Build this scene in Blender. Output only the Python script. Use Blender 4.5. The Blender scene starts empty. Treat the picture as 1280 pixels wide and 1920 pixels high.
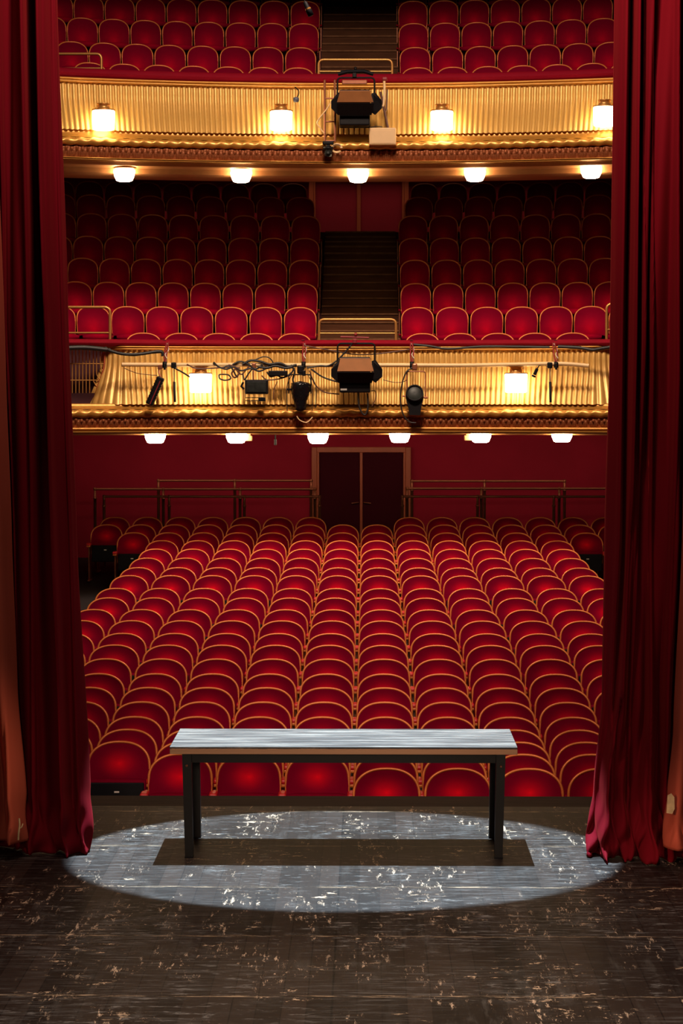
import bpy, math, random
from mathutils import Vector, Matrix
R_ = random.Random(7)
C = bpy.context.scene.collection
SC = bpy.context.scene
PI = math.pi

# ------------------------------------------------------------------ camera
F = 4200.0
CX, HC = 0.13, 2.78
YAW, PIT = math.atan(50 / F), math.atan(212 / F)
FWD = Vector((-math.sin(YAW) * math.cos(PIT), math.cos(YAW) * math.cos(PIT), -math.sin(PIT)))
RGT = Vector((math.cos(YAW), math.sin(YAW), 0))
UPV = RGT.cross(FWD)
CAM = Vector((CX, 0, HC))
cam_d = bpy.data.cameras.new('camera'); cam = bpy.data.objects.new('camera', cam_d); C.objects.link(cam)
cam_d.sensor_fit = 'VERTICAL'; cam_d.sensor_height = 36; cam_d.sensor_width = 24
cam_d.lens = F / 1920 * 36; cam_d.clip_end = 200
m = Matrix.Identity(4)
for i in range(3):
    m[i][0], m[i][1], m[i][2], m[i][3] = RGT[i], UPV[i], -FWD[i], CAM[i]
cam.matrix_world = m
SC.camera = cam

# ------------------------------------------------------------------ light
SC.view_settings.view_transform = 'Standard'; SC.view_settings.look = 'None'
SC.view_settings.gamma = 1; SC.view_settings.use_curve_mapping = False
SC.view_settings.exposure = 0.0
SC.cycles.use_denoising = True
SC.cycles.max_bounces = 6
SC.cycles.sample_clamp_indirect = 6.0
w = bpy.data.worlds.new('world'); SC.world = w; w.use_nodes = True
w.node_tree.nodes['Background'].inputs[0].default_value = (0.02, 0.016, 0.02, 1)
w.node_tree.nodes['Background'].inputs[1].default_value = 0.15

def area(name, loc, target, size, power, col, sy=None):
    d = bpy.data.lights.new(name, 'AREA'); d.energy = power; d.color = col; d.size = size
    if sy: d.shape = 'RECTANGLE'; d.size_y = sy
    o = bpy.data.objects.new(name, d); C.objects.link(o); o.location = loc
    o.rotation_euler = (Vector(target) - Vector(loc)).to_track_quat('-Z', 'Y').to_euler()
    return o
HOUSE = area('house_light', (0, 22.5, 12.8), (0, 31, 1), 2.2, 720, (1.0, 0.76, 0.58)); HOUSE.data.spread = math.radians(96)
FRONT = area('front_of_house_light', (0, 9.5, 9.5), (0, 21, 0), 1.2, 70, (1.0, 0.74, 0.58)); FRONT.data.spread = math.radians(50)
BORDER = area('stage_border_light', (0.3, 6.5, 8.5), (0.3, 9.9, 0.0), 3.0, 72, (1.0, 0.80, 0.66), 1.0); BORDER.data.spread = math.radians(42)
SIDE_L = area('stage_left_light', (-1.1, 12.0, 7.8), (-2.4, 13.65, 4.3), 0.25, 26, (1.0, 0.58, 0.46)); SIDE_L.data.spread = math.radians(75)
SIDE_R = area('stage_right_light', (0.9, 11.6, 7.8), (2.2, 13.55, 4.4), 0.25, 36, (1.0, 0.55, 0.42)); SIDE_R.data.spread = math.radians(75)
WING_L = area('wing_light', (0.9, 10.4, 1.9), (-2.45, 13.4, 0.5), 0.25, 0.8, (1.0, 0.62, 0.40)); WING_L.data.spread = math.radians(16)
WING_R = area('wing_light', (-0.6, 9.8, 1.6), (2.0, 13.3, 0.15), 0.25, 0.45, (1.0, 0.55, 0.36)); WING_R.data.spread = math.radians(12)
FILL = area('auditorium_fill_light', (0.6, -5.0, 4.6), (0, 15, 0.4), 2.5, 9, (1.0, 0.70, 0.50)); FILL.data.spread = math.radians(11)
WASH_1 = area('stalls_wall_fill', (0, 37.0, 2.15), (0, 39.4, 1.55), 10.0, 22, (1.0, 0.62, 0.40), 0.2); WASH_1.data.spread = math.radians(120)  # unseen area light added to brighten the wall behind the stalls
WASH_2 = area('balcony_wall_fill', (0, 40.25, 7.3), (0, 40.95, 5.2), 10.0, 16, (1.0, 0.62, 0.40), 0.2); WASH_2.data.spread = math.radians(120)  # unseen area light added to lift the lower balcony's back wall
sd = bpy.data.lights.new('stage_spot', 'SPOT'); SPOT = bpy.data.objects.new('stage_spot', sd); C.objects.link(SPOT)
sd.energy = 16500; sd.color = (0.64, 0.84, 1.0); sd.shadow_soft_size = 0.012; sd.spot_blend = 0.12
SPX = -0.02
SPOT.location = (SPX - 0.02, 15.6, 8.57)
SPOT.rotation_euler = (Vector((SPX, 13.58, 0)) - SPOT.location).to_track_quat('-Z', 'Y').to_euler()
sd.spot_size = 2 * math.atan(1.47 / 8.7)
SPOT.scale = (1.15, 1.0, 1.0)

# ------------------------------------------------------------------ projection helpers
def ray(px, py):
    return FWD + RGT * ((px - 640) / F) - UPV * ((py - 960) / F)
def at(px, py, Y):
    d = ray(px, py); return CAM + d * (Y / d.y)
def on_z(px, py, z):
    d = ray(px, py); return CAM + d * ((z - HC) / d.z)
def zat(py, Y, px=670):
    return at(px, py, Y).z
def proj(p):
    v = Vector(p) - CAM; t = v.dot(FWD)
    return 640 + F * v.dot(RGT) / t, 960 - F * v.dot(UPV) / t
def sag(x, R):
    return R - math.sqrt(max(R * R - x * x, 0.01))
def at_arc(px, py, Yc, R):
    Y = Yc
    for _ in range(4):
        p = at(px, py, Y); Y = Yc - sag(p.x, R)
    return at(px, py, Y)

# ------------------------------------------------------------------ materials
def mat(name, col, rough=0.6, metal=0.0, sheen=0.0, noise=0.0, nscale=8.0, emit=None, estr=0.0, bump=0.0, bscale=60.0, stretch=(1, 1, 1), sheen_tint=None, spec=0.5, rnd=0.0):
    M = bpy.data.materials.new(name); M.use_nodes = True
    nt = M.node_tree; b = nt.nodes['Principled BSDF']
    b.inputs['Roughness'].default_value = rough; b.inputs['Metallic'].default_value = metal
    b.inputs['Specular IOR Level'].default_value = spec
    b.inputs['Base Color'].default_value = (*col, 1)
    if sheen:
        b.inputs['Sheen Weight'].default_value = sheen
        b.inputs['Sheen Roughness'].default_value = 0.4
        b.inputs['Sheen Tint'].default_value = (*(sheen_tint or col), 1)
    if emit:
        b.inputs['Emission Color'].default_value = (*emit, 1); b.inputs['Emission Strength'].default_value = estr
    if noise or bump:
        tc = nt.nodes.new('ShaderNodeTexCoord'); mp = nt.nodes.new('ShaderNodeMapping')
        mp.inputs['Scale'].default_value = stretch
        nt.links.new(tc.outputs['Object'], mp.inputs[0])
    out = None
    if noise:
        n = nt.nodes.new('ShaderNodeTexNoise'); n.inputs['Scale'].default_value = nscale; n.inputs['Detail'].default_value = 4
        nt.links.new(mp.outputs[0], n.inputs[0])
        mx = nt.nodes.new('ShaderNodeMix'); mx.data_type = 'RGBA'
        mx.inputs[6].default_value = (*[c * (1 - noise) for c in col], 1); mx.inputs[7].default_value = (*[min(1, c * (1 + noise)) for c in col], 1)
        nt.links.new(n.outputs[0], mx.inputs[0]); out = mx.outputs[2]
    if rnd:
        oi = nt.nodes.new('ShaderNodeObjectInfo'); mr = nt.nodes.new('ShaderNodeMapRange')
        mr.inputs[3].default_value = 1 - rnd; mr.inputs[4].default_value = 1 + rnd
        nt.links.new(oi.outputs['Random'], mr.inputs[0])
        hv = nt.nodes.new('ShaderNodeHueSaturation'); nt.links.new(mr.outputs[0], hv.inputs['Value'])
        if out: nt.links.new(out, hv.inputs['Color'])
        else: hv.inputs['Color'].default_value = (*col, 1)
        out = hv.outputs[0]
    if out: nt.links.new(out, b.inputs['Base Color'])
    if bump:
        n2 = nt.nodes.new('ShaderNodeTexNoise'); n2.inputs['Scale'].default_value = bscale; n2.inputs['Detail'].default_value = 3
        nt.links.new(mp.outputs[0], n2.inputs[0])
        bp = nt.nodes.new('ShaderNodeBump'); bp.inputs['Strength'].default_value = bump; bp.inputs['Distance'].default_value = 0.01
        nt.links.new(n2.outputs[0], bp.inputs['Height']); nt.links.new(bp.outputs[0], b.inputs['Normal'])
    return M

M = {}
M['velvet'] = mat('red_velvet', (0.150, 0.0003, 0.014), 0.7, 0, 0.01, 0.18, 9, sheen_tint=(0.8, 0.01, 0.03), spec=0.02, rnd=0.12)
def paint_lit_patch(V, zc, rx, rz, patch_col):  # brighter red centre of the seat back: light painted into the colour
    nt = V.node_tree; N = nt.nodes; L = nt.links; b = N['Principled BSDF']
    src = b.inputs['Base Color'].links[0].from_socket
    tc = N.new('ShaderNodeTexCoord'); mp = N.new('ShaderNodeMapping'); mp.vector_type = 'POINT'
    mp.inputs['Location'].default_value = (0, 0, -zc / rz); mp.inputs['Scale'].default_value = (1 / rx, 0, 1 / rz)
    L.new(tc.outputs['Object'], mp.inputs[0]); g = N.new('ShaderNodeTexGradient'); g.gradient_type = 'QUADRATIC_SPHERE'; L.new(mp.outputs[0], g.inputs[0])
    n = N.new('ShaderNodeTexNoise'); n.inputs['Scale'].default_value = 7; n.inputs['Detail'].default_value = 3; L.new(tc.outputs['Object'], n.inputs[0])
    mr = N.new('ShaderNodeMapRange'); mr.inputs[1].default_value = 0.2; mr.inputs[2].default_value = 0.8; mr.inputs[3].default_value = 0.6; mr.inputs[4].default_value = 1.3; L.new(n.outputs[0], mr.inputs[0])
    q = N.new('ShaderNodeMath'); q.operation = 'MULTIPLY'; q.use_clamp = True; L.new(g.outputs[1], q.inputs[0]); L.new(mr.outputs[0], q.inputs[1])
    mx = N.new('ShaderNodeMix'); mx.data_type = 'RGBA'; L.new(q.outputs[0], mx.inputs[0]); L.new(src, mx.inputs[6]); mx.inputs[7].default_value = (*patch_col, 1)
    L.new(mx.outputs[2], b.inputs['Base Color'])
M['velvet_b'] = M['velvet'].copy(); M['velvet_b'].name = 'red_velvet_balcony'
paint_lit_patch(M['velvet'], 0.71, 0.21, 0.15, (0.75, 0.002, 0.012)); paint_lit_patch(M['velvet_b'], 0.54, 0.33, 0.34, (0.46, 0.0012, 0.018))
M['velvet_rail'] = mat('rail_velvet', (0.20, 0.0012, 0.011), 0.75, 0, 0.1, 0.15, 6, sheen_tint=(0.8, 0.02, 0.05), spec=0.1)
M['trim'] = mat('gilt_trim', (0.62, 0.165, 0.032), 0.42, 0.25, noise=0.25, nscale=20)
M['black'] = mat('black_paint', (0.004, 0.004, 0.006), 0.6, noise=0.3, spec=0.12)
M['blackmetal'] = mat('black_metal', (0.006, 0.005, 0.006), 0.5, 0, noise=0.4, nscale=15, spec=0.15)
M['crinkle'] = mat('crinkled_black_foil', (0.006, 0.006, 0.007), 0.18, 0.0, bump=1.0, bscale=22)
M['brownmetal'] = mat('bronze_flap', (0.22, 0.08, 0.024), 0.5, 0.2, noise=0.2)
M['gold'] = mat('gold_leaf', (0.50, 0.225, 0.04), 0.36, 0.5, noise=0.15, nscale=5, bump=0.15, bscale=30)
M['flute'] = mat('gilded_reeding', (0.62, 0.345, 0.085), 0.40, 0.3, noise=0.14, nscale=3)
M['frieze'] = mat('dark_gilt_frieze', (0.30, 0.085, 0.028), 0.5, 0.4, noise=0.45, nscale=40, bump=0.6, bscale=50)
M['soffit'] = mat('ochre_soffit', (0.45, 0.19, 0.06), 0.6, 0.1, noise=0.2)
M['brass'] = mat('brass_tube', (0.55, 0.26, 0.07), 0.38, 0.6, noise=0.1)
M['darkbrass'] = mat('aged_brass_tube', (0.30, 0.10, 0.05), 0.4, 0.5, noise=0.25, nscale=12)
M['pipe'] = mat('cream_painted_pipe', (0.72, 0.48, 0.24), 0.5, 0.1, noise=0.15)
M['redpaint'] = mat('red_paint', (0.55, 0.012, 0.014), 0.45, noise=0.2)
M['rigred'] = mat('dull_red_paint', (0.20, 0.006, 0.012), 0.5, noise=0.3)
M['wallred'] = mat('dark_red_wall', (0.30, 0.007, 0.030), 0.8, noise=0.25, nscale=1.2, spec=0.2)
M['doorred'] = mat('dark_red_door', (0.26, 0.006, 0.024), 0.7, noise=0.2, nscale=1.5, spec=0.3)
M['doordark'] = mat('dark_stalls_door', (0.045, 0.003, 0.009), 0.7, noise=0.2, nscale=1.5, spec=0.06)
M['frame'] = mat('orange_brown_wood', (0.36, 0.075, 0.025), 0.5, noise=0.3, nscale=6, stretch=(1, 1, 0.2))
M['stair'] = mat('brown_stair_wood', (0.085, 0.032, 0.015), 0.75, spec=0.08, noise=0.5, nscale=14, stretch=(0.15, 1, 1))
M['stairedge'] = mat('worn_stair_nosing', (0.17, 0.075, 0.036), 0.7, spec=0.1, noise=0.6, nscale=9)
M['balcfloor'] = mat('dark_carpet', (0.05, 0.008, 0.012), 0.9, noise=0.2)
M['stallfloor'] = mat('stalls_floor_paint', (0.012, 0.007, 0.008), 0.8, noise=0.3)
M['ceil'] = mat('ceiling_plaster', (0.10, 0.06, 0.05), 0.9, noise=0.1)
M['glow'] = mat('lit_glass_bowl', (0.9, 0.85, 0.75), 0.4, emit=(1.0, 0.74, 0.42), estr=42)
M['sglow'] = mat('lit_glass_shade', (0.9, 0.85, 0.75), 0.4, emit=(1.0, 0.78, 0.46), estr=20)
M['beige'] = mat('beige_plastic', (0.62, 0.40, 0.20), 0.5, noise=0.08)
M['grey'] = mat('grey_plastic', (0.10, 0.10, 0.13), 0.5, noise=0.1)
M['white'] = mat('pale_plate', (0.6, 0.55, 0.5), 0.5, noise=0.1)
M['tag'] = mat('old_cream_tag', (0.50, 0.38, 0.20), 0.7, noise=0.6, nscale=25)
M['lens'] = mat('lamp_lens', (0.02, 0.022, 0.02), 0.35, 0.0, noise=0.8, nscale=14, spec=0.12)
M['curtain'] = mat('curtain_velvet', (0.135, 0.004, 0.010), 0.8, 0, 0.14, 0.22, 5, bump=0.25, bscale=14, stretch=(1, 1, 0.12), sheen_tint=(0.75, 0.07, 0.06), spec=0.03)
M['lining'] = mat('rust_curtain_lining', (0.36, 0.072, 0.04), 0.8, 0, 0.2, 0.2, 5, bump=0.2, bscale=14, stretch=(1, 1, 0.12), spec=0.15)
M['cable'] = mat('black_cable', (0.008, 0.007, 0.008), 0.5, noise=0.2)
M['browncable'] = mat('brown_cable', (0.10, 0.035, 0.02), 0.5, noise=0.2)
M['leg'] = mat('dark_steel_leg', (0.007, 0.006, 0.005), 0.5, 0.0, noise=0.3, nscale=10, spec=0.2)
M['edge'] = mat('raw_wood_edge', (0.42, 0.215, 0.105), 0.6, noise=0.5, nscale=14, stretch=(0.05, 1, 3))

def wood_floor(name):
    M_ = bpy.data.materials.new(name); M_.use_nodes = True; nt = M_.node_tree; N = nt.nodes; L = nt.links
    b = N['Principled BSDF']; tc = N.new('ShaderNodeTexCoord')
    def mapping(s, loc=(0, 0, 0)):
        mp = N.new('ShaderNodeMapping'); mp.inputs['Scale'].default_value = s; mp.inputs['Location'].default_value = loc
        L.new(tc.outputs['Object'], mp.inputs[0]); return mp
    def noise(s, scale, detail=6, rough=0.6, loc=(0, 0, 0)):
        n = N.new('ShaderNodeTexNoise'); n.inputs['Scale'].default_value = scale; n.inputs['Detail'].default_value = detail
        n.inputs['Roughness'].default_value = rough; L.new(mapping(s, loc).outputs[0], n.inputs[0]); return n.outputs[0]
    def ramp(v, a, b_):
        r = N.new('ShaderNodeMapRange'); r.inputs[1].default_value = a; r.inputs[2].default_value = b_; L.new(v, r.inputs[0]); return r.outputs[0]
    def mul(a, b_):
        q = N.new('ShaderNodeMath'); q.operation = 'MULTIPLY'; q.use_clamp = True
        L.new(a, q.inputs[0])
        if isinstance(b_, (int, float)): q.inputs[1].default_value = b_
        else: L.new(b_, q.inputs[1])
        return q.outputs[0]
    def mix(f, a, b_):
        mx = N.new('ShaderNodeMix'); mx.data_type = 'RGBA'
        for i, v in ((6, a), (7, b_)):
            if isinstance(v, tuple): mx.inputs[i].default_value = (*v, 1)
            else: L.new(v, mx.inputs[i])
        if isinstance(f, (int, float)): mx.inputs[0].default_value = f
        else: L.new(f, mx.inputs[0])
        return mx.outputs[2]
    # boards run towards the stage edge; long seams across every 0.6 m
    def brick(w_, h_, mort, c1, c2, cm, loc, off=0.5):
        br = N.new('ShaderNodeTexBrick'); br.inputs['Scale'].default_value = 1.0; br.offset = off
        br.inputs['Brick Width'].default_value = w_; br.inputs['Row Height'].default_value = h_; br.inputs['Mortar Size'].default_value = mort; br.inputs['Mortar Smooth'].default_value = 0.3
        for nm, v in (('Color1', c1), ('Color2', c2), ('Mortar', cm)): br.inputs[nm].default_value = (*v, 1)
        L.new(mapping((1, 1, 1), loc).outputs[0], br.inputs['Vector']); return br
    b1 = brick(2.05, 1.17, 0.006, (0.014, 0.0098, 0.0083), (0.021, 0.0145, 0.012), (0.003, 0.002, 0.002), (0.035, 0.22, 0), 0.0)
    b2 = brick(0.115, 1.17, 0.0035, (0.35, 0.35, 0.35), (1.6, 1.5, 1.4), (0.35, 0.32, 0.32), (0.035, 0.22, 0), 0.0)
    mm = N.new('ShaderNodeMix'); mm.data_type = 'RGBA'; mm.blend_type = 'MULTIPLY'; mm.inputs[0].default_value = 0.85
    L.new(b1.outputs['Color'], mm.inputs[6]); L.new(b2.outputs['Color'], mm.inputs[7])
    c = mm.outputs[2]
    patchy = ramp(noise((1, 1, 1), 0.8, 4, 0.6, (2, 6, 0)), 0.38, 0.62)
    # grey scuffs across the boards
    grain = ramp(noise((1.6, 17, 1), 2.2, 9, 0.74), 0.50, 0.66)
    c = mix(mul(mul(grain, patchy), 0.8), c, (0.14, 0.135, 0.13))
    rub = mul(ramp(noise((9, 1.3, 1), 1.3, 7, 0.7, (5, 3, 0)), 0.52, 0.66), ramp(noise((1, 1, 1), 1.2, 3, 0.5, (1, 12, 0)), 0.45, 0.62))
    c = mix(mul(rub, 0.55), c, (0.08, 0.072, 0.065))
    scuff = mul(ramp(noise((3.0, 9, 1), 2.2, 9, 0.76, (3, 1, 0)), 0.55, 0.62), ramp(noise((1, 1, 1), 0.9, 3, 0.5, (7, 2, 0)), 0.42, 0.60))
    c = mix(mul(scuff, 0.75), c, (0.20, 0.19, 0.18))
    # bare wood where the paint is chipped off, thickest along the joints
    chip = mul(ramp(noise((6, 9, 1), 1.3, 10, 0.8, (11, 5, 0)), 0.58, 0.60), ramp(noise((1, 1, 1), 1.7, 2, 0.5, (4, 9, 0)), 0.53, 0.60))
    c = mix(mul(chip, 0.95), c, (0.66, 0.47, 0.31))
    chip2 = mul(ramp(noise((17, 3.2, 1), 1.5, 10, 0.82, (1, 15, 0)), 0.565, 0.59), ramp(noise((3.2, 0.9, 1), 1.2, 2, 0.5, (14, 3, 0)), 0.52, 0.58))
    c = mix(mul(chip2, 0.9), c, (0.55, 0.40, 0.28))
    seam = brick(40, 1.17, 0.02, (0, 0, 0), (0, 0, 0), (1, 1, 1), (20, 0.22, 0), 0.0)
    sw = mul(mul(seam.outputs['Fac'], ramp(noise((2.5, 30, 1), 1.6, 8, 0.8, (6, 2, 0)), 0.51, 0.58)), 0.6)
    c = mix(sw, c, (0.62, 0.44, 0.28))
    L.new(c, b.inputs['Base Color'])
    b.inputs['Roughness'].default_value = 0.55; b.inputs['Specular IOR Level'].default_value = 0.15
    return M_
M['stage'] = wood_floor('worn_black_boards')
M['apron'] = mat('brown_apron_board', (0.026, 0.015, 0.011), 0.7, noise=0.8, spec=0.08, nscale=5, stretch=(0.4, 4, 1))

def table_wood():
    M_ = bpy.data.materials.new('weathered_table_planks'); M_.use_nodes = True; nt = M_.node_tree; N = nt.nodes; L = nt.links
    b = N['Principled BSDF']; tc = N.new('ShaderNodeTexCoord'); mp = N.new('ShaderNodeMapping'); mp.inputs['Scale'].default_value = (0.45, 7, 1)
    L.new(tc.outputs['Object'], mp.inputs[0]); n = N.new('ShaderNodeTexNoise'); n.inputs['Scale'].default_value = 4; n.inputs['Detail'].default_value = 9; n.inputs['Roughness'].default_value = 0.7
    L.new(mp.outputs[0], n.inputs[0]); r = N.new('ShaderNodeValToRGB'); L.new(n.outputs[0], r.inputs[0])
    e = r.color_ramp.elements; e[0].position = 0.38; e[0].color = (0.012, 0.0105, 0.010, 1); e[1].position = 0.64; e[1].color = (0.26, 0.225, 0.19, 1)
    x = r.color_ramp.elements.new(0.5); x.color = (0.055, 0.047, 0.042, 1)
    L.new(r.outputs[0], b.inputs['Base Color']); b.inputs['Roughness'].default_value = 0.5
    return M_
M['tabletop'] = table_wood()

# ------------------------------------------------------------------ mesh helpers
class MB:
    def __init__(s): s.v = []; s.f = []; s.sm = []
    def add(s, vs, fs, smooth=False):
        o = len(s.v); s.v += [tuple(v) for v in vs]
        for f in fs: s.f.append(tuple(i + o for i in f)); s.sm.append(smooth)
        return s
    def box(s, c, d, rot=None, bev=0.0):
        hx, hy, hz = d[0] / 2, d[1] / 2, d[2] / 2
        if bev <= 0:
            P = [Vector((x, y, z)) for x in (-hx, hx) for y in (-hy, hy) for z in (-hz, hz)]
            Fs = [(0, 1, 3, 2), (4, 6, 7, 5), (0, 4, 5, 1), (2, 3, 7, 6), (0, 2, 6, 4), (1, 5, 7, 3)]
        else:
            bm_ = min(bev, hx * .95, hy * .95, hz * .95); P = []; ring = []
            # rounded rectangle outline in XY, two rings chamfered in z
            ol = []
            for (sx, sy, a0) in ((1, 1, 0), (-1, 1, 90), (-1, -1, 180), (1, -1, 270)):
                for k in range(3):
                    a = math.radians(a0 + 45 * k); ol.append((sx * (hx - bm_), sy * (hy - bm_), math.cos(a), math.sin(a)))
            n = len(ol)
            for (z, q) in ((-hz, 0), (-hz + bm_ * .3, .7), (-hz + bm_, 1), (hz - bm_, 1), (hz - bm_ * .3, .7), (hz, 0)):
                for (x, y, cx, cy) in ol: P.append(Vector((x + cx * bm_ * q, y + cy * bm_ * q, z)))
            Fs = [tuple(range(n - 1, -1, -1)), tuple(range(5 * n, 6 * n))]
            for r in range(5):
                for i in range(n): Fs.append((r * n + i, r * n + (i + 1) % n, (r + 1) * n + (i + 1) % n, (r + 1) * n + i))
        if rot is not None: P = [rot @ p for p in P]
        return s.add([p + Vector(c) for p in P], Fs, False)
    def tube(s, pts, r, n=8, cap=True, closed=False):
        pts = [Vector(p) for p in pts]; k = len(pts); vs = []; fs = []
        T = []
        for i in range(k):
            if closed: d = pts[(i + 1) % k] - pts[i - 1]
            else: d = pts[min(i + 1, k - 1)] - pts[max(i - 1, 0)]
            T.append(d.normalized() if d.length > 1e-9 else Vector((0, 0, 1)))
        ref = Vector((0, 0, 1)) if abs(T[0].z) < 0.9 else Vector((0, 1, 0))
        nrm = (ref - T[0] * ref.dot(T[0])).normalized()
        for i in range(k):
            nrm = nrm - T[i] * nrm.dot(T[i])
            nrm = nrm.normalized() if nrm.length > 1e-6 else T[i].orthogonal().normalized()
            bn = T[i].cross(nrm); rr = r[i] if isinstance(r, (list, tuple)) else r
            for j in range(n):
                a = 2 * PI * j / n; vs.append(pts[i] + (nrm * math.cos(a) + bn * math.sin(a)) * rr)
        for i in range(k if closed else k - 1):
            i2 = (i + 1) % k
            for j in range(n): fs.append((i * n + j, i * n + (j + 1) % n, i2 * n + (j + 1) % n, i2 * n + j))
        s.add(vs, fs, True)
        if cap and not closed: s.add(vs[:n], [tuple(range(n - 1, -1, -1))]); s.add(vs[-n:], [tuple(range(n))])
        return s
    def lathe(s, prof, n=20, c=(0, 0, 0), rot=None, a0=0, a1=2 * PI):
        full = abs(a1 - a0 - 2 * PI) < 1e-6; m_ = n if full else n + 1; vs = []; fs = []
        for (r, z) in prof:
            for j in range(m_):
                a = a0 + (a1 - a0) * j / n; p = Vector((r * math.cos(a), r * math.sin(a), z))
                vs.append((rot @ p if rot is not None else p) + Vector(c))
        for i in range(len(prof) - 1):
            for j in range(n):
                j2 = (j + 1) % m_; fs.append((i * m_ + j, i * m_ + j2, (i + 1) * m_ + j2, (i + 1) * m_ + j))
        return s.add(vs, fs, True)
    def grid(s, fn, us, vs_, smooth=True, flip=False):
        P = [fn(u, v) for v in vs_ for u in us]; n = len(us); fs = []
        for j in range(len(vs_) - 1):
            for i in range(n - 1):
                q = (j * n + i, j * n + i + 1, (j + 1) * n + i + 1, (j + 1) * n + i)
                fs.append(q[::-1] if flip else q)
        return s.add(P, fs, smooth)
    def prism(s, ol, y0, y1, T=None):
        """outline in (x, z), extruded along y"""
        n = len(ol); P = [Vector((x, y0, z)) for x, z in ol] + [Vector((x, y1, z)) for x, z in ol]
        if T is not None: P = [T @ p for p in P]
        return s.add(P, [tuple(range(n)), tuple(range(2 * n - 1, n - 1, -1))] + [(i, n + i, n + (i + 1) % n, (i + 1) % n) for i in range(n)])
    def plate(s, quad, t):
        q = [Vector(p) for p in quad]; nn = (q[1] - q[0]).cross(q[2] - q[0]).normalized() * t; n = len(q)
        return s.add(q + [p + nn for p in q], [tuple(range(n - 1, -1, -1)), tuple(range(n, 2 * n))] + [(i, (i + 1) % n, n + (i + 1) % n, n + i) for i in range(n)])
    def mesh(s, name, mt):
        me = bpy.data.meshes.new(name); me.from_pydata(s.v, [], s.f); me.polygons.foreach_set('use_smooth', s.sm); me.update()
        me.materials.append(mt); return me
    def build(s, name, mt, parent=None, loc=None):
        o = bpy.data.objects.new(name, s.mesh(name, mt)); C.objects.link(o)
        if loc is not None: o.location = loc
        if parent is not None: o.parent = parent
        return o
def lin(a, b, n): return [a + (b - a) * i / (n - 1) for i in range(n)]
def tag(o, label=None, cat=None, group=None, kind=None):
    if label: o['label'] = label
    if cat: o['category'] = cat
    if group: o['group'] = group
    if kind: o['kind'] = kind
    return o
def thing(name, label, cat, loc=(0, 0, 0), rz=0, group=None):
    o = bpy.data.objects.new(name, None); C.objects.link(o); o.location = loc; o.rotation_euler = (0, 0, rz); o.empty_display_size = 0.1
    return tag(o, label, cat, group)
def struct(o, label=None): o['kind'] = 'structure'; return tag(o, label)
def copy_tree(o, parent=None):
    c = o.copy(); C.objects.link(c)
    if parent is not None: c.parent = parent
    for ch in list(o.children): copy_tree(ch, c)
    return c
def spline(P, n=6):
    P = [Vector(p) for p in P]; out = []
    for i in range(len(P) - 1):
        p0, p1, p2, p3 = P[max(i - 1, 0)], P[i], P[i + 1], P[min(i + 2, len(P) - 1)]
        for k in range(n):
            t = k / n
            out.append(0.5 * ((2 * p1) + (p2 - p0) * t + (2 * p0 - 5 * p1 + 4 * p2 - p3) * t * t + (3 * p1 - p0 - 3 * p2 + p3) * t ** 3))
    out.append(P[-1]); return out
def interp(x, T):
    if x <= T[0][0]: return T[0][1]
    for (a, va), (b, vb) in zip(T, T[1:]):
        if x <= b: return va + (vb - va) * (x - a) / (b - a)
    return T[-1][1]
ORD = 'first second third fourth fifth sixth seventh eighth ninth tenth eleventh twelfth thirteenth fourteenth fifteenth sixteenth seventeenth eighteenth nineteenth twentieth twenty-first twenty-second twenty-third'.split()

# ------------------------------------------------------------------ stage and shell
Y_EDGE = 15.6
b = MB().box((0, (Y_EDGE - 0.42 + 3) / 2, -0.05), (14, Y_EDGE - 0.42 - 3, 0.10)).build('floor', M['stage']); struct(b, 'worn black-painted stage boards chipped to bare wood')
b = MB().box((0, Y_EDGE - 0.21, -0.054), (14, 0.42, 0.10)).build('trim_1', M['apron']); struct(b, 'brown board along the stage edge')
b = MB().box((0, Y_EDGE - 0.06, -0.5), (14, 0.10, 0.78)).build('wall_stage_front', M['black']); struct(b)

# stalls rows: pixel y of the seat tops, pixel pitch, row depth
ROW_Y = [1444, 1417, 1394, 1371, 1347, 1319, 1292, 1266, 1238, 1212, 1190, 1166, 1145, 1123, 1105, 1081, 1066, 1048, 1031, 1015, 1000, 985, 971]
ROW_P = [(0, 135), (1, 129.5), (2, 126), (3, 122), (4, 118.5), (5, 115), (6, 111.7), (7, 108), (8, 105), (9, 101.5), (10, 98.3), (11, 94.6), (12, 90.5), (13, 85.5), (14, 83), (15, 78.5), (16, 75.6), (17, 72.6), (18, 69.7), (20, 65.5), (21, 63.5), (22, 61.5)]
SEAT_H = 0.88
def row_depth(i): return 16.8 + 0.88 * i
ROW_Z = [zat(ROW_Y[i], row_depth(i)) - SEAT_H for i in range(23)]
prof = [(15.62, ROW_Z[0] - 0.03)] + [(row_depth(i) + 0.1, ROW_Z[i]) for i in range(23)]
prof[1] = (16.9, ROW_Z[0])
ZB = ROW_Z[22]
prof += [(37.2, ZB), (39.6, ZB)]
fl = MB()
fl.grid(lambda u, v: (u, prof[v][0], prof[v][1] - 0.005), [-7.6, 7.6], list(range(len(prof))), smooth=False)
# thickness below
b = fl.build('floor_stalls', M['stallfloor']); struct(b, 'dark stalls floor rising towards the back')
YB = 39.5
b = MB().box((0, YB + 0.1, 1.6), (15.4, 0.2, 5.2)).build('wall_back', M['wallred']); struct(b, 'dark red wall at the back of the stalls')
for sx, nm in ((-1, 'wall_left'), (1, 'wall_right')):
    b = MB().box((sx * 7.7, 28.5, 7.6), (0.2, 27, 17.6)).build(nm, M['wallred']); struct(b)
b = MB().box((0, 24, 17.2), (15.6, 18, 0.2)).build('ceiling', M['ceil']); struct(b)
b = MB().box((0, 37.4, 12.4), (15.4, 9.6, 0.3)).build('ceiling_upper_tier', M['ceil']); struct(b)

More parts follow.
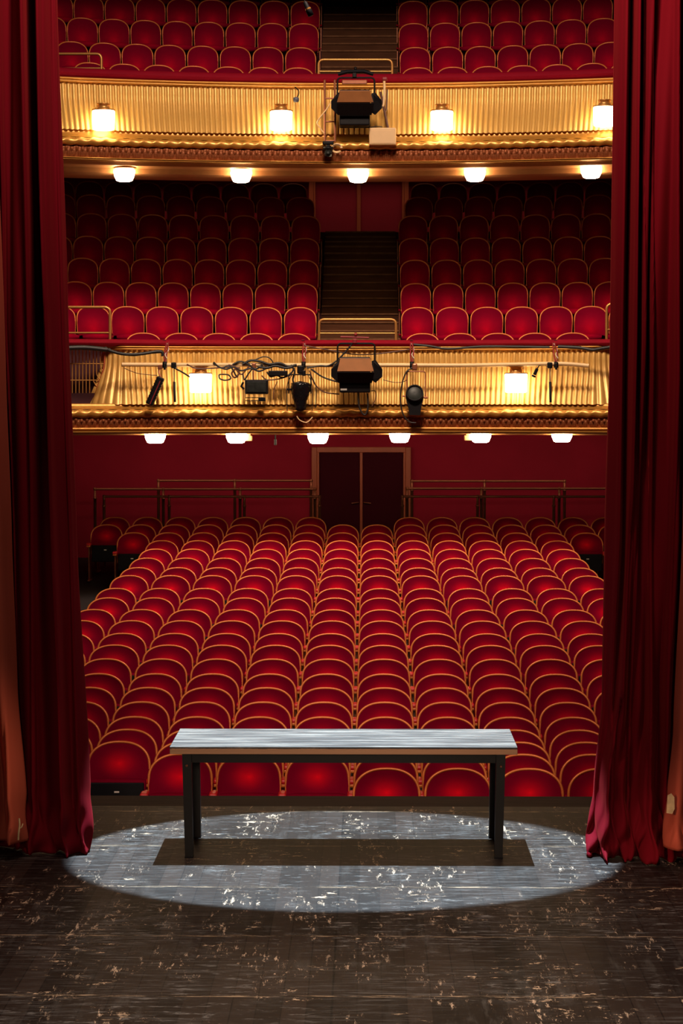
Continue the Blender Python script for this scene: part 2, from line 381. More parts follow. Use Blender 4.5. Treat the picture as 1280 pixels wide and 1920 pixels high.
b = MB().box((0, 32.55, 11.35), (15.4, 0.5, 2.2)).build('trim_4', M['ceil']); struct(b, 'unseen lip added to shade the top rows of the upper balcony')  # added out of view to keep light off the upper balcony's top rows
# ------------------------------------------------------------------ theatre seat prototypes
SA, SZ0, SZS, SB, SN = 0.248, 0.38, 0.69, 0.19, 2.35
def seat_out(t):
    """outline half width and height for t in 0..1 from the base to the crown"""
    if t < 0.4:
        k = t / 0.4; return SA * (0.955 + 0.045 * k), SZ0 + (SZS - SZ0) * k
    th = (t - 0.4) / 0.6 * PI / 2
    return SA * max(math.cos(th), 0) ** (2 / SN), SZS + SB * math.sin(th) ** (2 / SN)
def back_y(x, z, bulge=True):
    y = 0.13 * (z - 0.45) - 0.045 * (x / SA) ** 2
    if bulge: y -= 0.062 * math.exp(-((z - 0.57) / 0.13) ** 2 - (x / 0.17) ** 2)
    return y
def seat_parts():
    ts = lin(0, 0.4, 7)[:-1] + lin(0.4, 1, 13); us = lin(-1, 1, 17)
    bk = MB()
    bk.grid(lambda u, t: (seat_out(t)[0] * u, back_y(seat_out(t)[0] * u, seat_out(t)[1]), seat_out(t)[1]), us, ts)
    bk.grid(lambda u, t: (seat_out(t)[0] * u, back_y(seat_out(t)[0] * u, seat_out(t)[1], False) + 0.022 + 0.03 * (1 - u * u), seat_out(t)[1]), us, ts, flip=True)
    for sx in (-1, 1):
        bk.grid(lambda u, t: (seat_out(t)[0] * sx, back_y(seat_out(t)[0] * sx, seat_out(t)[1], False) + 0.022 * u, seat_out(t)[1]), [0, 1], ts, flip=sx < 0)
    tr = MB(); pts = []
    for t in lin(0.05, 1, 22): a, z = seat_out(t); pts.append((-a, back_y(-a, z, False) + 0.006, z))
    pts += [(-p[0], p[1], p[2]) for p in pts[-2::-1]]
    tr.tube(pts, 0.0115, 6)
    cu = MB()   # tipped-up cushion: slab leaning against the back
    cz0, cz1 = 0.34, 0.595
    def cush(u, v):
        a = v * 2 * PI; yy = math.cos(a); zz = math.sin(a)
        sy = math.copysign(abs(yy) ** 0.5, yy); sz = math.copysign(abs(zz) ** 0.4, zz)
        z = (cz0 + cz1) / 2 + sz * (cz1 - cz0) / 2
        rnd = (1 - abs(u) ** 6) ** 0.5 if abs(u) < 1 else 0
        return (u * 0.225, -0.115 + 0.15 * (z - 0.45) + sy * 0.043 * (0.4 + 0.6 * rnd), (cz0 + cz1) / 2 + (z - (cz0 + cz1) / 2) * (0.93 + 0.07 * rnd))
    cu.grid(cush, lin(-1, 1, 11), lin(0, 1, 19), flip=True)
    for u in (-1, 1): cu.add([cush(u, k / 18) for k in range(18)], [tuple(range(18)) if u < 0 else tuple(range(17, -1, -1))])
    un = MB().box((0, -0.172, 0.445), (0.435, 0.022, 0.26), Matrix.Rotation(-0.149, 3, 'X'), 0.009)
    pl = MB().box((0, -0.183, 0.50), (0.04, 0.004, 0.014), Matrix.Rotation(-0.149, 3, 'X'))
    dn = MB()   # folded-down cushion of the balcony chairs
    dn.grid(lambda u, v: (0.228 * u * (1 - 0.06 * max(0, v - .5)), *(lambda a: (-0.25 + math.copysign(abs(math.cos(a)) ** 0.45, math.cos(a)) * 0.205, 0.405 + math.copysign(abs(math.sin(a)) ** 0.7, math.sin(a)) * 0.055 * (0.55 + 0.45 * (1 - u ** 6))))(v * 2 * PI)), lin(-1, 1, 9), lin(0, 1, 21))
    st = MB()   # standard between two seats, with foot
    st.box((0.269, -0.02, 0.28), (0.022, 0.22, 0.56), None, 0.008).box((0.269, -0.02, 0.012), (0.042, 0.30, 0.024), None, 0.006)
    pad = MB().box((0.269, -0.13, 0.587), (0.066, 0.15, 0.042), None, 0.014).box((0.269, -0.02, 0.585), (0.036, 0.10, 0.03), None, 0.01)
    brk = MB().box((0.269, -0.190, 0.556), (0.060, 0.02, 0.026), None, 0.006)
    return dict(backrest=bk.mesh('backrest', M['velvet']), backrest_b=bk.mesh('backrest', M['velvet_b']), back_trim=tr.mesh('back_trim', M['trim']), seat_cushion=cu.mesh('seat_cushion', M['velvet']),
                seat_underside=un.mesh('seat_underside', M['black']), folded_cushion=dn.mesh('seat_cushion', M['velvet_b']), number_plate=pl.mesh('number_plate', M['white']),
                armrest_b=MB().box((0.269, -0.06, 0.462), (0.036, 0.24, 0.032), None, 0.012).mesh('armrest', M['velvet_rail']), standard_b=MB().box((0.269, -0.02, 0.225), (0.022, 0.22, 0.45), None, 0.008).box((0.269, -0.02, 0.012), (0.042, 0.30, 0.024), None, 0.006).mesh('standard', M['darkbrass']), armrest=pad.mesh('armrest', M['redpaint']), armrest_bracket=brk.mesh('armrest_bracket', M['trim']), standard=st.mesh('standard', M['darkbrass']))
SP = seat_parts()
def part(name, me, parent, mx=False):
    o = bpy.data.objects.new(name, me); C.objects.link(o); o.parent = parent
    if mx: o.scale = (-1, 1, 1)
    return o
def make_seat(name):
    r = thing(name, 'x', 'theatre seat')
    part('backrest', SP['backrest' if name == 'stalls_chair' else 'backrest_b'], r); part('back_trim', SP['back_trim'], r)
    if name == 'stalls_chair':
        c = part('seat_cushion', SP['seat_cushion'], r)
        u = part('seat_underside', SP['seat_underside'], c); part('number_plate', SP['number_plate'], u)
    else: part('seat_cushion', SP['folded_cushion'], r)
    if name == 'stalls_chair':
        s_ = part('standard', SP['standard'], r); part('armrest', SP['armrest'], s_); part('armrest_bracket', SP['armrest_bracket'], s_)
    else:
        s_ = part('standard', SP['standard_b'], r); part('armrest', SP['armrest_b'], s_)
    return r
def add_left_standard(r):
    if r.name.startswith('balcony'):
        s_ = part('standard', SP['standard_b'], r, True); part('armrest', SP['armrest_b'], s_); return
    s_ = part('standard', SP['standard'], r, True); part('armrest', SP['armrest'], s_); part('armrest_bracket', SP['armrest_bracket'], s_)

# ---- stalls seats
CURT_L = [(0, 106), (320, 113), (620, 122), (960, 134), (1300, 147), (1500, 161), (1600, 167)]
CURT_R = [(0, 1153), (320, 1152), (640, 1148), (1000, 1141), (1300, 1139), (1420, 1128), (1560, 1112), (1600, 1106)]
protoA = [None]; protoB = [None]
def place(proto, name, loc, rz, sx, label, group, left_end=False):
    if proto[0] is None:
        proto[0] = make_seat(name); o = proto[0]; base = True
    else:
        o = copy_tree(proto[1]); base = False
    if base:
        # keep a pristine list of the prototype by copying it before its first end standard is added
        proto.append(o)
    o.location = loc; o.rotation_euler = (0, 0, rz); o.scale = (sx, 1, 1); o['label'] = label; o['group'] = group
    return o
ends = []
n_st = 0
for i in range(23):
    Y = row_depth(i); P = interp(i, ROW_P); pit = P * Y / F; z = ROW_Z[i]
    cols = [c for c in range(-10, 10)]
    if i <= 19: lo, hi = -6, 5
    elif i == 20: lo, hi = -7, 6
    else: lo, hi = -8, 7
    if i == 0: lo = 0
    if i == 1: lo = -3
    gap = 0.0
    prev = False
    for c in range(lo, hi + 1):
        if i == 22 and -1 <= c <= 0: prev = False; continue
        x = (c + 0.5) * pit
        xl = proj((x - pit * .5, Y, z + SEAT_H))[0]; xr = proj((x + pit * .5, Y, z + SEAT_H))[0]
        yy = proj((x, Y, z + SEAT_H))[1]
        if xr < interp(yy, CURT_L) - 6 or xl > interp(yy, CURT_R) + 8: prev = False; continue
        side = 'left' if c < 0 else 'right'; k = (-c - 1) if c < 0 else c
        lab = 'red velvet stalls seat, %s row from the stage, %s %s of the centre line' % (ORD[i], ORD[k], side)
        o = place(protoA, 'stalls_chair', (x, Y, z), 0, pit / 0.54, lab, 'red tip-up seats in the stalls')
        if not prev: ends.append(o)
        prev = True; n_st += 1
# ---- balcony seats: (row y, [left block: right end, pitch, count], [right block: left start, pitch, count])
YL1, YL2, RAD = 32.5, 32.8, 13.0
B1 = [(626, 586, 70.5, 5, 757, 70.3, 5), (577, 594.5, 64.7, 8, 750.5, 65.0, 7), (532, 596.5, 60.6, 8, 749.5, 60.6, 7), (488, 598.5, 59.2, 9, 748.5, 59.2, 7),
      (447, 599.5, 58, 9, 746.5, 58, 7), (405, 601.5, 57.4, 9, 746, 57.3, 7), (370, 590.5, 56.1, 9, 757.5, 56, 7), (345, 576.5, 54.6, 9, 768.5, 54.6, 7)]
B2 = [(127, 590.5, 65, 7, 750.5, 65.3, 7), (89, 593.5, 61.2, 8, 748, 61.0, 7), (44, 598.5, 59.3, 9, 746, 59.1, 7), (2, 600.5, 58, 9, 745.5, 57.8, 7), (-37, 601.5, 57, 9, 745, 57, 7)]
def row1(i): return 33.45 + 0.9 * i
def row2(i): return 33.75 + 0.9 * i
n_b = 0
BZ = {}
for tier, (rows, rowf, Yl, nm, tn) in enumerate(((B1, row1, YL1, 'lower balcony', 1), (B2, row2, YL2, 'upper balcony', 2))):
    zs = []
    for i, (py, lx, lp, ln, rx, rp, rn) in enumerate(rows):
        Yc = rowf(i); Rr = RAD + (Yc - Yl)
        z = zat(py, Yc) - SEAT_H; zs.append(z)
        for side in ('left', 'right'):
            n = ln if side == 'left' else rn
            for k in range(n):
                pcx = lx - (k + 0.5) * lp + 0.5 if side == 'left' else rx + (k + 0.5) * rp - 0.5
                if pcx < interp(py, CURT_L) - 0.5 * lp - 4: continue
                p = at_arc(pcx, py, Yc, Rr); pit = (lp if side == 'left' else rp) * p.y / F
                rz = -math.asin(p.x / Rr)
                lab = 'red velvet seat in %s, %s row up, %s %s of the stairs' % (nm, ORD[i], ORD[k], side)
                o = place(protoB, 'balcony_chair', (p.x, p.y, z), rz, pit / math.cos(rz) / 0.545, lab, 'red tip-up seats in the ' + nm)
                if (side == 'right' and k == 0) or (side == 'left' and k == n - 1): ends.append(o)
                n_b += 1
    BZ[tn] = zs
BZ[2] += [2 * BZ[2][4] - BZ[2][3], 3 * BZ[2][4] - 2 * BZ[2][3]]; B2 += [None, None]
for o in ends: add_left_standard(o)
print('seats', n_st, n_b)

# ------------------------------------------------------------------ balcony floors, stairs, doors
def arc_pt(x_ang, Yc, R): return R * math.sin(x_ang), Yc - R * (1 - math.cos(x_ang))
def balcony_floor(name, rows, rowf, zs, Yl, zlow, lab):
    prof_ = [(Yl + 0.12, zlow), (Yl + 0.12, zs[0])]
    for i in range(len(rows)):
        if i: prof_.append((rowf(i - 1) + 0.36, zs[i]))
        prof_.append((rowf(i) + 0.36, zs[i]))
    yend = rowf(len(rows) - 1) + 1.3
    prof_ += [(yend, zs[-1]), (yend, zs[-1] - 0.4)]
    for i in range(len(rows) - 1, 0, -1): prof_.append((rowf(i) - 0.1, zs[i] - 0.45))
    prof_ += [(rowf(0), zlow + 0.02), (Yl + 0.12, zlow)]
    def fn(a, k):
        Yc, z = prof_[k]; x, y = arc_pt(a, Yc, RAD + Yc - Yl); return (x, y, z - 0.004)
    g = MB().grid(fn, lin(-0.56, 0.56, 33), list(range(len(prof_))), smooth=False, flip=True)
    return struct(g.build(name, M['balcfloor']), lab)
zl1, zl2 = zat(808, YL1), zat(304, YL2)
balcony_floor('floor_lower_balcony', B1, row1, BZ[1], YL1, zl1 + 0.06, 'stepped floor of the lower balcony')
balcony_floor('floor_upper_balcony', B2, row2, BZ[2], YL2, zl2 + 0.06, 'stepped floor of the upper balcony')
def stairs(rowf, zs, px0, px1, lab, extra):
    Y0 = rowf(0); x0 = at(px0, 500, Y0 + 3).x; x1 = at(px1, 500, Y0 + 3).x
    r = thing('staircase', lab, 'staircase', ((x0 + x1) / 2, Y0, zs[0]))
    k = 0
    W_ = x1 - x0
    for i in range(len(zs) - 1):
        for j in (1, 2, 3):
            zt = zs[i] + (zs[i + 1] - zs[i]) * j / 3; yb0 = rowf(i) - 0.24 + 0.3 * (j - 1) - (0.03 if j == 3 else 0); dz = zt - zs[i]
            ye = rowf(i) + 0.36 if j < 3 else rowf(i) + 0.66
            if j == 3:
                ye = rowf(i) + 0.66
            s_ = MB().box((0, (yb0 + ye) / 2 - Y0, zs[i] - zs[0] + dz / 2 - 0.005), (W_, ye - yb0, dz - 0.01), None)
            so = s_.build('step', M['stair'], r)
            MB().box((0, yb0 - Y0 + 0.13, zt - zs[0] - 0.006), (W_, 0.30, 0.028), None, 0.008).build('nosing', M['stairedge'], so)
    return r
stairs(row1, BZ[1], 604, 745, 'worn brown wooden stairs between the lower balcony seat blocks', 0)
stairs(row2, BZ[2], 605, 744, 'worn brown wooden stairs between the upper balcony seat blocks', 0)
# back wall of the lower balcony with its double door
YB1 = row1(7) + 1.25
zt = zat(300, YB1)
zland = BZ[1][7]
b = MB().box((0, YB1 + 0.08, (BZ[1][7] + zt) / 2 + 0.1), (15.4, 0.16, zt - BZ[1][7] + 0.2)).build('wall_back_lower_balcony', M['wallred']); struct(b)
b = MB().box((0, 40.6, 9.5), (15.4, 0.16, 5.0)).build('wall_back_upper_balcony', M['wallred']); struct(b)
def double_door(nm, lab, Y, xl, xr, ytop, ybot_z, fw, mt, post=0.05, handle=True):
    p0, p1 = at(xl, ytop, Y), at(xr, ytop, Y); W_ = p1.x - p0.x; H = p0.z - ybot_z; cx = (p0.x + p1.x) / 2
    r = tag(bpy.data.objects.new(nm, None), lab, 'door'); C.objects.link(r); r.location = (cx, Y, ybot_z); r['kind'] = 'structure'
    fr = MB()
    fr.box((-W_ / 2 + fw / 2, -0.03, H / 2), (fw, 0.12, H), None, 0.01).box((W_ / 2 - fw / 2, -0.03, H / 2), (fw, 0.12, H), None, 0.01).box((0, -0.032, H - fw / 2), (W_ - 2 * fw, 0.115, fw), None, 0.006)
    fr.box((-W_ / 2 + fw * 1.22, -0.045, (H - fw) / 2), (fw * .4, 0.10, H - fw), None, 0.006).box((W_ / 2 - fw * 1.22, -0.045, (H - fw) / 2), (fw * .4, 0.10, H - fw), None, 0.006)
    fr.build('door_frame', M['frame'], r)
    lw = W_ / 2 - fw - 0.006
    for sx in (-1, 1):
        lf = MB().box((sx * (lw / 2 + 0.004), -0.01, (H - fw) / 2), (lw, 0.05, H - fw - 0.01), None, 0.006)
        d = lf.build('door_leaf', mt, r)
        if handle:
            h = MB().tube([(sx * 0.05, -0.035, 0.98), (sx * 0.05, -0.075, 0.98), (sx * 0.17, -0.075, 0.965)], 0.011, 8).lathe([(0, -0.04), (0.02, -0.04), (0.02, -0.03)], 12, (sx * 0.05, 0, 0.98), Matrix.Rotation(PI / 2, 3, 'X'))
            h.build('door_handle', M['darkbrass'], d)
    MB().box((0, -0.045, (H - fw) / 2), (post, 0.05, H - fw), None, 0.008).build('meeting_strip', M['frame'], r)
    return r
double_door('door_1', 'dark double door in the red wall behind the stalls', YB - 0.06, 584, 770, 838, ZB, 0.095, M['doordark'])
double_door('door_2', 'red double door at the top of the lower balcony stairs', YB1 - 0.06, 579, 766, 300, zland + 0.02, 0.085, M['doorred'], 0.07, False)

# ------------------------------------------------------------------ balcony parapets
def plan_path(R, Yl, s_end, curl=None, ds=0.0095):
    """points and stage-facing normals from left to right; optional curl back at both ends"""
    side = []; x, y, ph = 0.0, Yl, 0.0; s = 0.0; tot = s_end + (curl[0] * curl[1] if curl else 0)
    while s <= tot:
        side.append((s, x, y, ph))
        kap = -1 / R if s < s_end else 1 / curl[0]
        ph += kap * ds; x += math.cos(ph) * ds; y += math.sin(ph) * ds; s += ds
    out = [(-s, -x, y, (-math.sin(-ph), -math.cos(ph))) for (s, x, y, ph) in side[:0:-1]]
    # heading (cos, sin); normal towards the stage is (sin ph, -cos ph); mirrored on the left
    L_ = [(-s, -x, y, -math.sin(ph), -math.cos(ph)) for (s, x, y, ph) in side[:0:-1]]
    R2 = [(s, x, y, math.sin(ph), -math.cos(ph)) for (s, x, y, ph) in side]
    return L_ + R2
def sweep(path, prof_, name, mt, parent, step=1, mod=None, smooth=True, closed=False):
    """prof_: list of (d towards the stage, z)"""
    pth = path[::step]
    def fn(i, k):
        s, x, y, nx, ny = pth[i]; d, z = prof_[k]
        if mod: d, z = mod(s, k, d, z)
        return (x + nx * d, y + ny * d, z)
    g = MB().grid(fn, list(range(len(pth))), list(range(len(prof_))), smooth, flip=True)
    return g.build(name, mt, parent)
def roundprof(cd, cz, rd, rz, n=12, a0=0, a1=2 * PI):
    return [(cd + rd * math.cos(a0 + (a1 - a0) * i / n), cz + rz * math.sin(a0 + (a1 - a0) * i / n)) for i in range(n + 1)]
FP = 0.076
def dprof(t): return interp(t, [(0, 0), (0.3, 0.025), (0.55, 0.085), (0.78, 0.165), (1, 0.235)])
def parapet(tier, Yl, ys, s_panel, curl, lab, loc):
    """ys: pixel heights: rail top, rail bottom, gold bead bottom, flutes bottom, cove bottom, rope bottom, frieze bottom, moulding bottom, soffit bottom"""
    r = thing('balcony_parapet', lab, 'parapet', (0, 0, 0)); r['kind'] = 'thing'
    Z = lambda py, d=0.0: zat(py, Yl - d)
    arc = plan_path(RAD, Yl, 7.4); pan = plan_path(RAD, Yl, s_panel, curl) if curl else arc
    zr0, zr1 = Z(ys[0]), Z(ys[1])
    sweep(arc, roundprof(-0.02, (zr0 + zr1) / 2, 0.11, (zr0 - zr1) / 2 + 0.012, 14), 'velvet_rail', M['velvet_rail'], r, 8)
    z2 = Z(ys[2], 0.05)
    hh = zr1 - z2
    top = [(-0.05, zr1), (0.075, zr1), (0.085, zr1 - hh * .25), (0.06, zr1 - hh * .45), (0.04, zr1 - hh * .5), (0.062, zr1 - hh * .62), (0.066, zr1 - hh * .85), (0.03, z2), (-0.05, z2)]
    sweep(pan if curl else arc, top, 'top_moulding', M['gold'], r, 6)
    z3 = Z(ys[3], 0.235)
    ts = lin(0, 1, 11)
    def flmod(s, k, d, z):
        q = abs(math.sin(PI * s / FP)); fade = 1 if k not in (0,) else 0.3
        return d + 0.026 * q * fade, z - (0.012 * q if k == 10 else 0) + (0.012 * q if k == 0 else 0)
    g = sweep(pan, [(dprof(t), z2 + (z3 - z2) * t) for t in ts], 'fluted_panel', M['flute'], r, 1, flmod)
    # solid back of the parapet so it has a body
    sweep(pan, [(-0.1, z2), (-0.1, z3), (0.2, z3)], 'panel_back', M['balcfloor'], r, 10, smooth=False)
    z4 = Z(ys[4], 0.30)
    cove = [(0.20, z3 + 0.004)] + [(0.20 + 0.14 * (1 - math.cos(PI / 2 * t)) , z3 + (z4 - z3) * math.sin(PI / 2 * t)) for t in lin(0.1, 1, 8)]
    sweep(arc, cove, 'cove', M['gold'], r, 8)
    z5 = Z(ys[5], 0.36); rc = (z4 - z5) / 2
    rp = roundprof(0.34, (z4 + z5) / 2, rc * 1.0, rc * 1.02, 16, -PI * .75, PI * .75)
    def ropemod(s, k, d, z):
        a = -PI * .75 + PI * 1.5 * k / 16; q = math.sin(PI * (s / 0.19) - a * 0.9)
        f = 0.26 * rc * (abs(q) ** 0.7)
        return d - math.cos(a) * (f - 0.1 * rc), z - math.sin(a) * (f - 0.1 * rc)
    sweep(arc, rp, 'rope_moulding', M['gold'], r, 2, ropemod)
    z6 = Z(ys[6], 0.30)
    fz = [(0.30, z5 + 0.01), (0.33, z5 - 0.01)] + [(0.335 - 0.05 * t, z5 - 0.012 + (z6 - z5 + 0.012) * t) for t in lin(0.05, 1, 12)]
    def frmod(s, k, d, z):
        if k < 2: return d, z + 0.008 * math.sin(2 * PI * s / 0.12)
        t = (k - 2) / 11; u = (s / 0.16) % 1
        lf = max(0, 1 - ((u - .5) / .42) ** 2 - ((t - .55) / .5) ** 2)
        egg = max(0, math.cos(2 * PI * s / 0.08)) * (1 if t < .28 else 0)
        return d + 0.035 * math.sqrt(lf) * (0.7 + .3 * math.cos(2 * PI * s / 0.032)) + 0.03 * egg, z
    sweep(arc, fz, 'leaf_frieze', M['frieze'], r, 1, frmod)
    z7 = Z(ys[7], 0.30); h7 = z6 - z7
    mo = [(0.28, z6), (0.345, z6), (0.35, z6 - h7 * .22), (0.315, z6 - h7 * .30), (0.31, z6 - h7 * .55), (0.335, z6 - h7 * .6), (0.335, z6 - h7 * .78), (0.30, z6 - h7 * .82), (0.30, z7), (0.22, z7)]
    sweep(arc, mo, 'lower_moulding', M['gold'], r, 8, smooth=False)
    z8 = ys[8]
    so = [(0.24, z7 + 0.002), (0.20, z7 - (z7 - z8) * .35), (0.02, z7 - (z7 - z8) * .5), (0.0, z8), (-0.9, z8 + 0.0), (-1.0, z8 + 0.12), (-1.02, z8 + .5)]
    sweep(arc, so, 'soffit', M['soffit'], r, 8, smooth=False)
    return r, Z
zs8_2 = zat(330, YL2); zs8_1 = zat(815, YL1) + 0.0
P2, Z2 = parapet(2, YL2, [140, 157, 165, 251, 266, 281, 303, 308, zs8_2], 7.4, None, 'curved gold fluted parapet of the upper balcony', None)
P1, Z1 = parapet(1, YL1, [639, 650, 657, 757, 767, 783, 801, 812, zs8_1], 3.34, (0.34, 1.25), 'gold fluted parapet of the lower balcony behind the long pipe', None)

# ------------------------------------------------------------------ lamps
def bowl_light(px, py, Yc, lab, group):
    p = at_arc(px, py, Yc, RAD + Yc - YL1)
    r = thing('ceiling_lamp', lab, 'ceiling lamp', (p.x, p.y, p.z), 0, group)
    MB().lathe([(0.0, -0.10), (0.085, -0.10), (0.115, -0.088), (0.142, -0.03), (0.155, 0.035), (0.150, 0.065), (0.12, 0.08)], 24).build('glass_bowl', M['glow'], r)
    MB().lathe([(0.0, 0.15), (0.10, 0.15), (0.11, 0.11), (0.165, 0.10), (0.17, 0.085), (0.12, 0.078)], 24).build('collar', M['brass'], r)
    return r
POSN = ['leftmost', 'second from the left', 'middle', 'second from the right', 'rightmost']
for k, (px, py) in enumerate(((233, 326), (452, 328), (671, 328), (890, 326), (1108, 320))):
    bowl_light(px, py + 1, YL2 - 0.02, 'lit glass bowl lamp below the upper balcony, %s of five' % POSN[k], 'bowl lamps below the upper balcony')
POSN6 = ['leftmost', 'second from the left', 'third from the left', 'third from the right', 'second from the right', 'rightmost']
for k, (px, py) in enumerate(((291, 818), (443, 818), (596, 819), (749, 817), (901, 817), (1053, 816))):
    bowl_light(px, py, YL1 - 0.03, 'lit glass bowl lamp below the lower balcony, %s of six' % POSN6[k], 'bowl lamps below the lower balcony')
def sconce(px, py, Yl, lab):
    p = at_arc(px, py, Yl - 0.36, RAD - 0.36); rz = -math.asin(p.x / RAD)
    r = thing('wall_sconce', lab, 'wall sconce', p, rz, 'lit sconces on the balcony parapets')
    prof_ = [(0.0, -0.155), (0.13, -0.155), (0.155, -0.14), (0.16, 0.10), (0.15, 0.118)]
    MB().lathe(prof_, 24).build('glass_shade', M['sglow'], r)
    MB().lathe([(0.150, 0.112), (0.166, 0.114), (0.166, 0.130), (0.09, 0.134), (0.085, 0.20), (0.095, 0.203), (0.095, 0.215), (0, 0.22)], 24).build('cap', M['brass'], r)
    MB().box((0, 0.27, 0.10), (0.16, 0.05, 0.20), None, 0.02).tube([(0, 0.26, 0.165), (0, 0.0, 0.165)], 0.018, 8).build('back_plate', M['gold'], r)
    return r
for k, (px, py) in enumerate(((194, 223), (527, 224), (828, 224), (1133, 216))):
    sconce(px, py, YL2, ['lit glass sconce nearest the left curtain on the upper parapet', 'lit glass sconce left of the spotlight on the upper parapet', 'lit glass sconce right of the beige box on the upper parapet', 'lit glass sconce half hidden by the right curtain, upper parapet'][k])
for k, (px, py) in enumerate(((376, 716), (967, 716))):
    sconce(px, py, YL1, ['lit glass sconce below the left part of the lighting pipe', 'lit glass sconce below the right part of the lighting pipe'][k])

# ------------------------------------------------------------------ railings
def fillet(P, r, n=5):
    P = [Vector(p) for p in P]; out = [P[0]]
    for i in range(1, len(P) - 1):
        a = (P[i - 1] - P[i]).normalized(); c = (P[i + 1] - P[i]).normalized()
        for k in range(n + 1):
            t = k / n; p = P[i] + a * r * (1 - t) ** 2 + c * r * t ** 2; out.append(p)
    return out + [P[-1]]
def guard(pts_px, bar_px, Y, zfoot, lab, mt=M['brass'], rad=0.020):
    """hoop given by pixel corners, plus one lower bar"""
    P = [at(px, py, Y) for px, py in pts_px]; o = Vector((P[0].x, Y, zfoot))
    P[0] = Vector((P[0].x, Y, zfoot)) if pts_px[0][1] > pts_px[1][1] + 5 else P[0]
    P[-1] = Vector((P[-1].x, Y, zfoot))
    r = thing('guard_rail', lab, 'railing', o, 0, 'brass guard rails in the balconies')
    MB().tube([p - o for p in fillet(P, 0.08)], rad, 10).build('hoop', mt, r)
    q = [at(px, py, Y) - o for px, py in bar_px]
    MB().tube(q, rad * .7, 8).build('cross_bar', mt, r)
    return r
guard([(598, 640), (598, 599), (742, 599), (742, 640)], [(599, 625), (741, 625)], row1(0) - 0.6, BZ[1][0], 'brass guard rail at the foot of the lower balcony stairs')
guard([(597, 148), (597, 112), (735, 112), (735, 148)], [(598, 134), (735, 134)], row2(0) - 0.6, BZ[2][0], 'brass guard rail at the foot of the upper balcony stairs')
guard([(60, 576), (206, 576), (206, 640)], [(60, 624), (205, 624)], row1(0) - 1.15, BZ[1][0], 'brass guard rail beside the left curtain in the lower balcony')
guard([(50, 101), (190, 101), (190, 142)], [(50, 128), (189, 128)], row2(0) - 1.05, BZ[2][0], 'brass guard rail beside the left curtain in the upper balcony')
guard([(1240, 570), (1137, 570), (1137, 640)], [(1240, 618), (1138, 618)], row1(0) - 1.15, BZ[1][0], 'brass guard rail beside the right curtain in the lower balcony')
def lean_rail(py, posts, Y, lab, bent_left=True, bent_right=False):
    P = [at(px, py, Y) for px in posts]; ztop = P[0].z; o = Vector((P[0].x, Y, ZB))
    r = thing('leaning_rail', lab, 'railing', o, 0, 'leaning rails behind the stalls')
    MB().tube([Vector((p.x - o.x, 0, ztop - ZB)) for p in (P[0], P[-1])], 0.020, 10).build('top_rail', M['darkbrass'], r)
    for k, p in enumerate(P):
        x = p.x - o.x
        MB().tube([(x, 0, 0.0), (x, 0, ztop - ZB - 0.17), (x, 0, ztop - ZB - 0.165), (x, 0, ztop - ZB - 0.145), (x, 0, ztop - ZB - 0.14), (x, 0, ztop - ZB)], [0.025, 0.025, 0.034, 0.034, 0.022, 0.022], 10).lathe([(0.0, 0.03), (0.02, 0.026), (0.029, 0.01), (0.029, -0.01), (0.02, -0.028)], 10, (x, 0, ztop - ZB)).build('post', M['darkbrass'], r)
    return r
lean_rail(901, (297, 440, 583), 38.1, 'rearmost and highest leaning rail left of the stalls door')
lean_rail(917, (178, 306, 450, 590), 37.7, 'middle leaning rail left of the stalls door')
lean_rail(931, (195, 317, 458, 599), 37.3, 'front and lowest leaning rail left of the stalls door')
lean_rail(902, (772, 908, 1058), 38.1, 'rearmost and highest leaning rail right of the stalls door')
lean_rail(916, (763, 902, 1048, 1180), 37.7, 'middle leaning rail right of the stalls door')
lean_rail(931, (754, 895, 1038, 1170), 37.3, 'front and lowest leaning rail right of the stalls door')

# grille at the left end of the lower parapet, with a dark panel added behind it for the shade
Yg = 32.1
o = at(118, 746, Yg); r = thing('balustrade_grille', 'gold barred grille beside the left curtain, lower balcony', 'grille', o)
def gp(px, py): return at(px, py, Yg) - o
g = MB()
for py, rr in ((653, .012), (682, .008), (713, .008), (744, .016)):
    MB().tube([gp(112, py), gp({653: 200, 682: 196, 713: 186, 744: 176}[py], py)], rr, 8).build('cross_bar', M['brass'], r)
for px in (129, 135.5, 142, 148.5, 155, 161.5, 168):
    MB().tube([gp(px, 653), gp(px, 744)], 0.009, 6).build('bar', M['brass'], r)
MB().tube(spline([gp(175, 653), gp(175, 708), gp(177, 718), gp(181, 724)], 5), 0.009, 6).build('bar', M['brass'], r)
MB().tube(spline([gp(181, 653), gp(181, 696), gp(183, 706), gp(187, 711)], 5), 0.009, 6).build('bar', M['brass'], r)
MB().tube(spline([gp(188, 653), gp(188, 684), gp(190, 692), gp(193, 695)], 5), 0.009, 6).build('bar', M['brass'], r)
MB().tube(spline([gp(196.5, 653), gp(196, 675), gp(193, 697), gp(184, 722), gp(176, 744)], 6), 0.014, 8).build('end_moulding', M['frame'], r)
b = MB().box((at(110, 700, 33.2).x, 32.62, zat(700, 33.1)), (1.75, 0.06, zat(645, 33.1) - zat(757, 33.1))).build('shade_panel_behind_grille', M['balcfloor']); struct(b)
# short reeded plinth under the grille
g = MB(); x0, x1 = at(40, 750, Yg).x, at(190, 750, Yg).x
g.grid(lambda x, k: (x, Yg + 0.02 - 0.02 * abs(math.sin(PI * x / 0.06)) - (0.05 if k else 0), zat(746 if k == 0 else 758, Yg)), lin(x0, x1, 150), [0, 1], flip=True)
g.box(((x0 + x1) / 2, Yg + 0.1, zat(752, Yg)), (x1 - x0, 0.1, zat(746, Yg) - zat(758, Yg)))
b = g.build('trim_3', M['flute']); struct(b, 'short reeded gold plinth under the grille')

